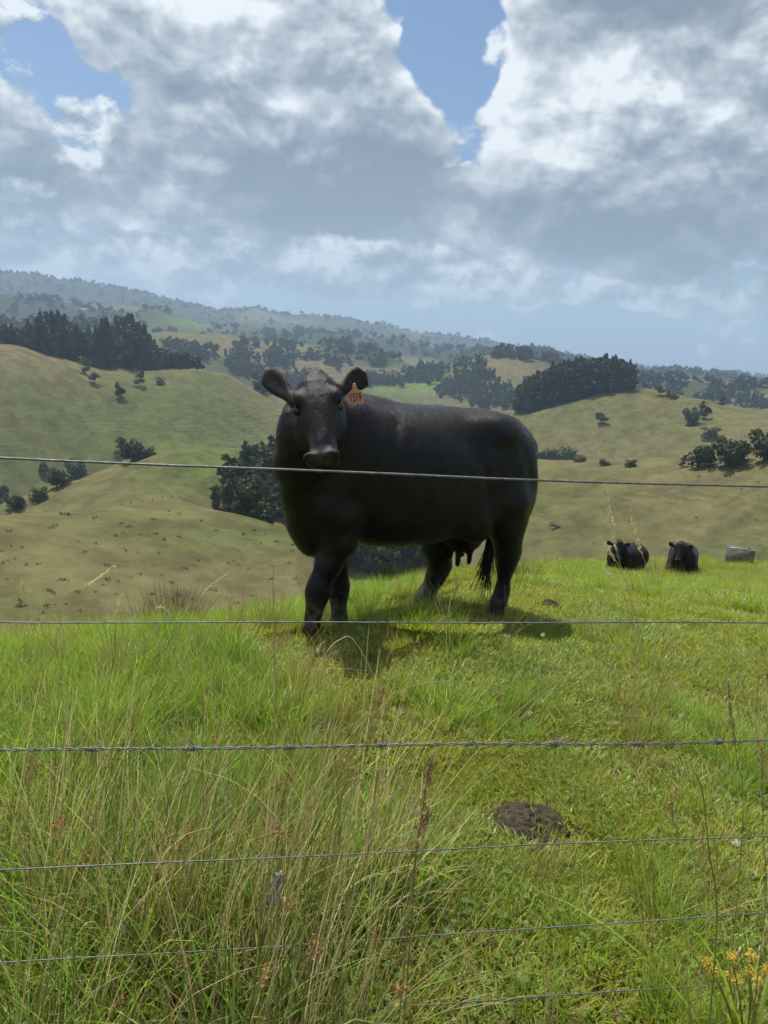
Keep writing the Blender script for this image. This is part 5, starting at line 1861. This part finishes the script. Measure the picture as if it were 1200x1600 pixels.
def dung(p, w, hgt, label, seed, ecc=0.9):
    nr_, na_ = 34, 84
    rr_ = np.linspace(0, 1, nr_)
    aa = np.arange(na_) * 2 * math.pi / na_
    edge = 1 + .30 * fbm(np.cos(aa) * 1.3 + seed, np.sin(aa) * 1.3, 3)
    Rr, Aa = np.meshgrid(rr_, aa, indexing='ij')
    X = Rr * np.cos(Aa) * edge[None] * w
    Y = Rr * np.sin(Aa) * edge[None] * w * ecc
    fold = np.abs(np.sin(Y / w * 5.5 + X / w * 1.3 + 5.0 * fbm(X / w * 1.3 + seed, Y / w * 1.9, 3))) ** .6
    Z = hgt * ((1 - Rr ** 3) * (.50 + .45 * fold) + .30 * fbm(X / w * 3 + seed, Y / w * 3, 4) * (1 - Rr ** 4)) - .012 * Rr ** 6
    V_ = np.stack([p[0] + X, p[1] + Y, ground_z(p[0] + X, p[1] + Y) + Z + .004], -1)
    V_ = V_.reshape(-1, 3) - np.array(p)
    idx = np.arange(nr_ * na_).reshape(nr_, na_)
    F_ = np.stack([idx[:-1], idx[1:], np.roll(idx[1:], -1, 1), np.roll(idx[:-1], -1, 1)], -1).reshape(-1, 4)
    o = add('cow_pat', np_mesh('cow_pat', V_, F_, tint(nr_ * na_, (0.052, 0.039, 0.024), .3), True), MAT_DUNG, None, tuple(p))
    tag(o, label, 'dung', 'cow pats')


dung(PAT, .135, .048, 'large brown layered cow pat on the short grass', 3.0)
p2 = hit(850, 1338)
dung(p2, .05, .012, 'thin smear of dung just below the large cow pat', 9.0, .6)
dung(hit(858, 949), .09, .05, 'small dark cow pat on the slope right of the cow', 5.0)
dung(hit(835, 876), .16, .09, 'dark lump of dung near the brow right of the cow rump', 6.0)

# pale scrap caught in the rushes
s = Soup()
c = at(430, 1388, 1.36)
n_ = 9
gx, gy = np.meshgrid(np.linspace(-1, 1, n_), np.linspace(-1, 1, 13))
Vs = np.stack([gx * .013 + gy * .008 + .004 * fbm(gx * 2, gy * 3, 3), .010 * fbm(gx * 2 + 5, gy * 3, 3) + .006 * np.sin(gx * 6), gy * .038 + .006 * fbm(gx * 3 + 9, gy * 2, 3)], -1).reshape(-1, 3)
ii = np.arange(n_ * 13).reshape(13, n_)
s.put(Vs, np.stack([ii[:-1, :-1], ii[:-1, 1:], ii[1:, 1:], ii[1:, :-1]], -1).reshape(-1, 4), (0.40, 0.40, 0.385))
o = add('plastic_scrap', s.mesh('plastic_scrap', True), MAT_PLAIN, None, tuple(c))
md = o.modifiers.new('solid', 'SOLIDIFY')
md.thickness = 0.0015
tag(o, 'crumpled pale silvery scrap caught in the tall rushes', 'litter')


def boxes(bs_):
    """list of (centre, half sizes, yaw, colour) -> soup of bevel-edged boxes"""
    s_ = Soup()
    for c_, h_, yw, colr_ in bs_:
        b_ = min(h_) * .18
        lv = []
        for z_, ins in ((-1, b_), (-1 + b_ / h_[2], 0), (1 - b_ / h_[2], 0), (1, b_)):
            for sx2, sy2 in ((-1, -1), (1, -1), (1, 1), (-1, 1)):
                x_, y_ = sx2 * (h_[0] - ins), sy2 * (h_[1] - ins)
                lv.append((c_[0] + x_ * math.cos(yw) - y_ * math.sin(yw), c_[1] + x_ * math.sin(yw) + y_ * math.cos(yw), c_[2] + z_ * h_[2]))
        f = [[3, 2, 1, 0], [12, 13, 14, 15]]
        for l in range(3):
            for i in range(4):
                f.append([l * 4 + i, l * 4 + (i + 1) % 4, l * 4 + 4 + (i + 1) % 4, l * 4 + 4 + i])
        s_.put(lv, f, colr_)
    return s_


# concrete trough on the brow at the right: worn walls, pale rim, hollow inside
d = ray(1157, 862)
txy = d[:2] / math.hypot(*d[:2]) * 22.0
tr = empty('concrete_trough', (txy[0], txy[1], float(ground_z(*txy)) + .06), -0.25)
tr.scale = (.74, .74, .82)
tag(tr, 'weathered grey concrete trough with a pale rim on the brow at the right', 'trough')
CG = (0.17, 0.165, 0.13)
add('wall', boxes([((0, -.24, .22), (.43, .035, .32), 0, CG)]).mesh('trough_wall'), MAT_CONC, tr)
add('wall', boxes([((0, .24, .22), (.43, .035, .32), 0, CG)]).mesh('trough_wall'), MAT_CONC, tr)
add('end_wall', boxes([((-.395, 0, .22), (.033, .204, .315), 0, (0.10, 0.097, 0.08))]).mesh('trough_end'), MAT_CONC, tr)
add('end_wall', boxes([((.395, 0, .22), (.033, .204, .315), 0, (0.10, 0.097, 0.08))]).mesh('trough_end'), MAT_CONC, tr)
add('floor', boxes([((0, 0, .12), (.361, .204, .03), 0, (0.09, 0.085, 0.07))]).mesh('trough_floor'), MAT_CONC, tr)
add('rim', boxes([((-.10, -.24, .557), (.32, .045, .014), 0, (0.33, 0.32, 0.28))]).mesh('trough_rim'), MAT_CONC, tr)


def post(px, py, dist, h_, label, group=None):
    d_ = ray(px, py)
    xy_ = d_[:2] / math.hypot(*d_[:2]) * dist
    s_ = Soup()
    zz_ = np.linspace(-.3, h_, 5)
    tube_pts(s_, [(.02 * z_, .01 * math.sin(z_ * 3), z_) for z_ in zz_], np.linspace(.075, .065, 5), (0.12, 0.105, 0.085), 9)
    o_ = add('fence_post', s_.mesh('fence_post', True), MAT_WOOD, None, (xy_[0], xy_[1], float(ground_z(*xy_))))
    tag(o_, label, 'post', group)


post(858, 862, 24.5, .78, 'lone dark wooden post on the brow right of the cow')
for k, (x_, y_) in enumerate(((190, 790), (205, 787), (222, 785), (238, 783), (254, 780), (268, 778), (281, 777))):
    p_ = hit(x_, y_, 60)
    post(x_, y_, math.hypot(p_[0], p_[1]), 0.6, 'tiny fence post in the row along the green spur at the left', 'posts on the far spur')

# fallen branch on the far paddock, right of the post
p_ = hit(872, 827, 40)
sf = math.hypot(p_[0], p_[1]) / FPX
br = empty('fallen_branch', tuple(p_))
tag(br, 'grey fallen branch lying on the paddock beyond the lone post', 'branch')
s = Soup()
tube_pts(s, catmull([(-12 * sf, 0, 4 * sf), (-3 * sf, .2, 3 * sf), (5 * sf, 0, .5 * sf), (14 * sf, .3, .8 * sf)], 4), np.linspace(1.6, .7, 13) * sf, (0.055, 0.05, 0.045), 7)
add('limb', s.mesh('branch_limb', True), MAT_WOOD, br)
s = Soup()
tube_pts(s, catmull([(-6 * sf, 0, 3 * sf), (-10 * sf, .3, 7 * sf), (-14 * sf, .2, 8 * sf)], 4), np.linspace(1.0, .4, 9) * sf, (0.06, 0.055, 0.05), 6)
add('side_branch', s.mesh('branch_side', True), MAT_WOOD, br)

# small wooden gate on the near hill at the left
p_ = hit(101, 805, 60)
sf = math.hypot(p_[0], p_[1]) / FPX
gt = empty('wooden_gate', tuple(p_), -.2)
gt.scale = (.75, .75, .7)
tag(gt, 'small brown wooden gate on the hillside at the left', 'gate')
for x_ in (-9, 9):
    add('gate_post', boxes([((x_ * sf, 0, 3.0 * sf), (.9 * sf, .9 * sf, 4.5 * sf), 0, (0.09, 0.07, 0.05))]).mesh('gate_post'), MAT_WOOD, gt)
for z_ in (2.0, 4.6):
    add('rail', boxes([((0, .4 * sf, z_ * sf), (8.0 * sf, .35 * sf, .6 * sf), 0, (0.10, 0.08, 0.055))]).mesh('gate_rail'), MAT_WOOD, gt)


# far farmhouses
def house(px, py, w, label, wall=(0.75, 0.74, 0.70), roof=(0.30, 0.30, 0.30), rmin=500):
    p_ = hit(px, py, rmin)
    if p_ is None:
        return
    k_ = math.hypot(p_[0], p_[1]) / FPX * w / 2
    r_ = empty('farmhouse', tuple(p_), rnd.uniform(-.4, .4))
    tag(r_, label, 'house', 'far farm buildings')
    add('wall', boxes([((0, 0, .30 * k_), (k_, .6 * k_, .36 * k_), 0, wall)]).mesh('house_wall'), MAT_PLAIN, r_)
    s_ = Soup()
    y_, z0, z1 = .68 * k_, .662 * k_, 1.0 * k_
    Vr = [(-1.06 * k_, -y_, z0), (1.06 * k_, -y_, z0), (1.06 * k_, y_, z0), (-1.06 * k_, y_, z0), (-1.06 * k_, 0, z1), (1.06 * k_, 0, z1)]
    s_.put(Vr, [[0, 1, 5, 4], [2, 3, 4, 5], [3, 2, 1, 0]], roof)
    s_.put(Vr, [[0, 4, 3], [1, 2, 5]], roof)
    add('roof', s_.mesh('house_roof'), MAT_PLAIN, r_)
    for x_ in (-.5, .45):
        add('window', boxes([((x_ * k_, -.61 * k_, .32 * k_), (.16 * k_, .02 * k_, .14 * k_), 0, (0.05, 0.06, 0.07))]).mesh('house_window'), MAT_PLAIN, r_)


house(131, 487, 9, 'tiny white farmhouse among trees on the far left ridge', rmin=900)
house(302, 561, 8, 'small grey-roofed shed at the end of the conifer wood', (0.35, 0.34, 0.32), (0.45, 0.45, 0.44), 420)
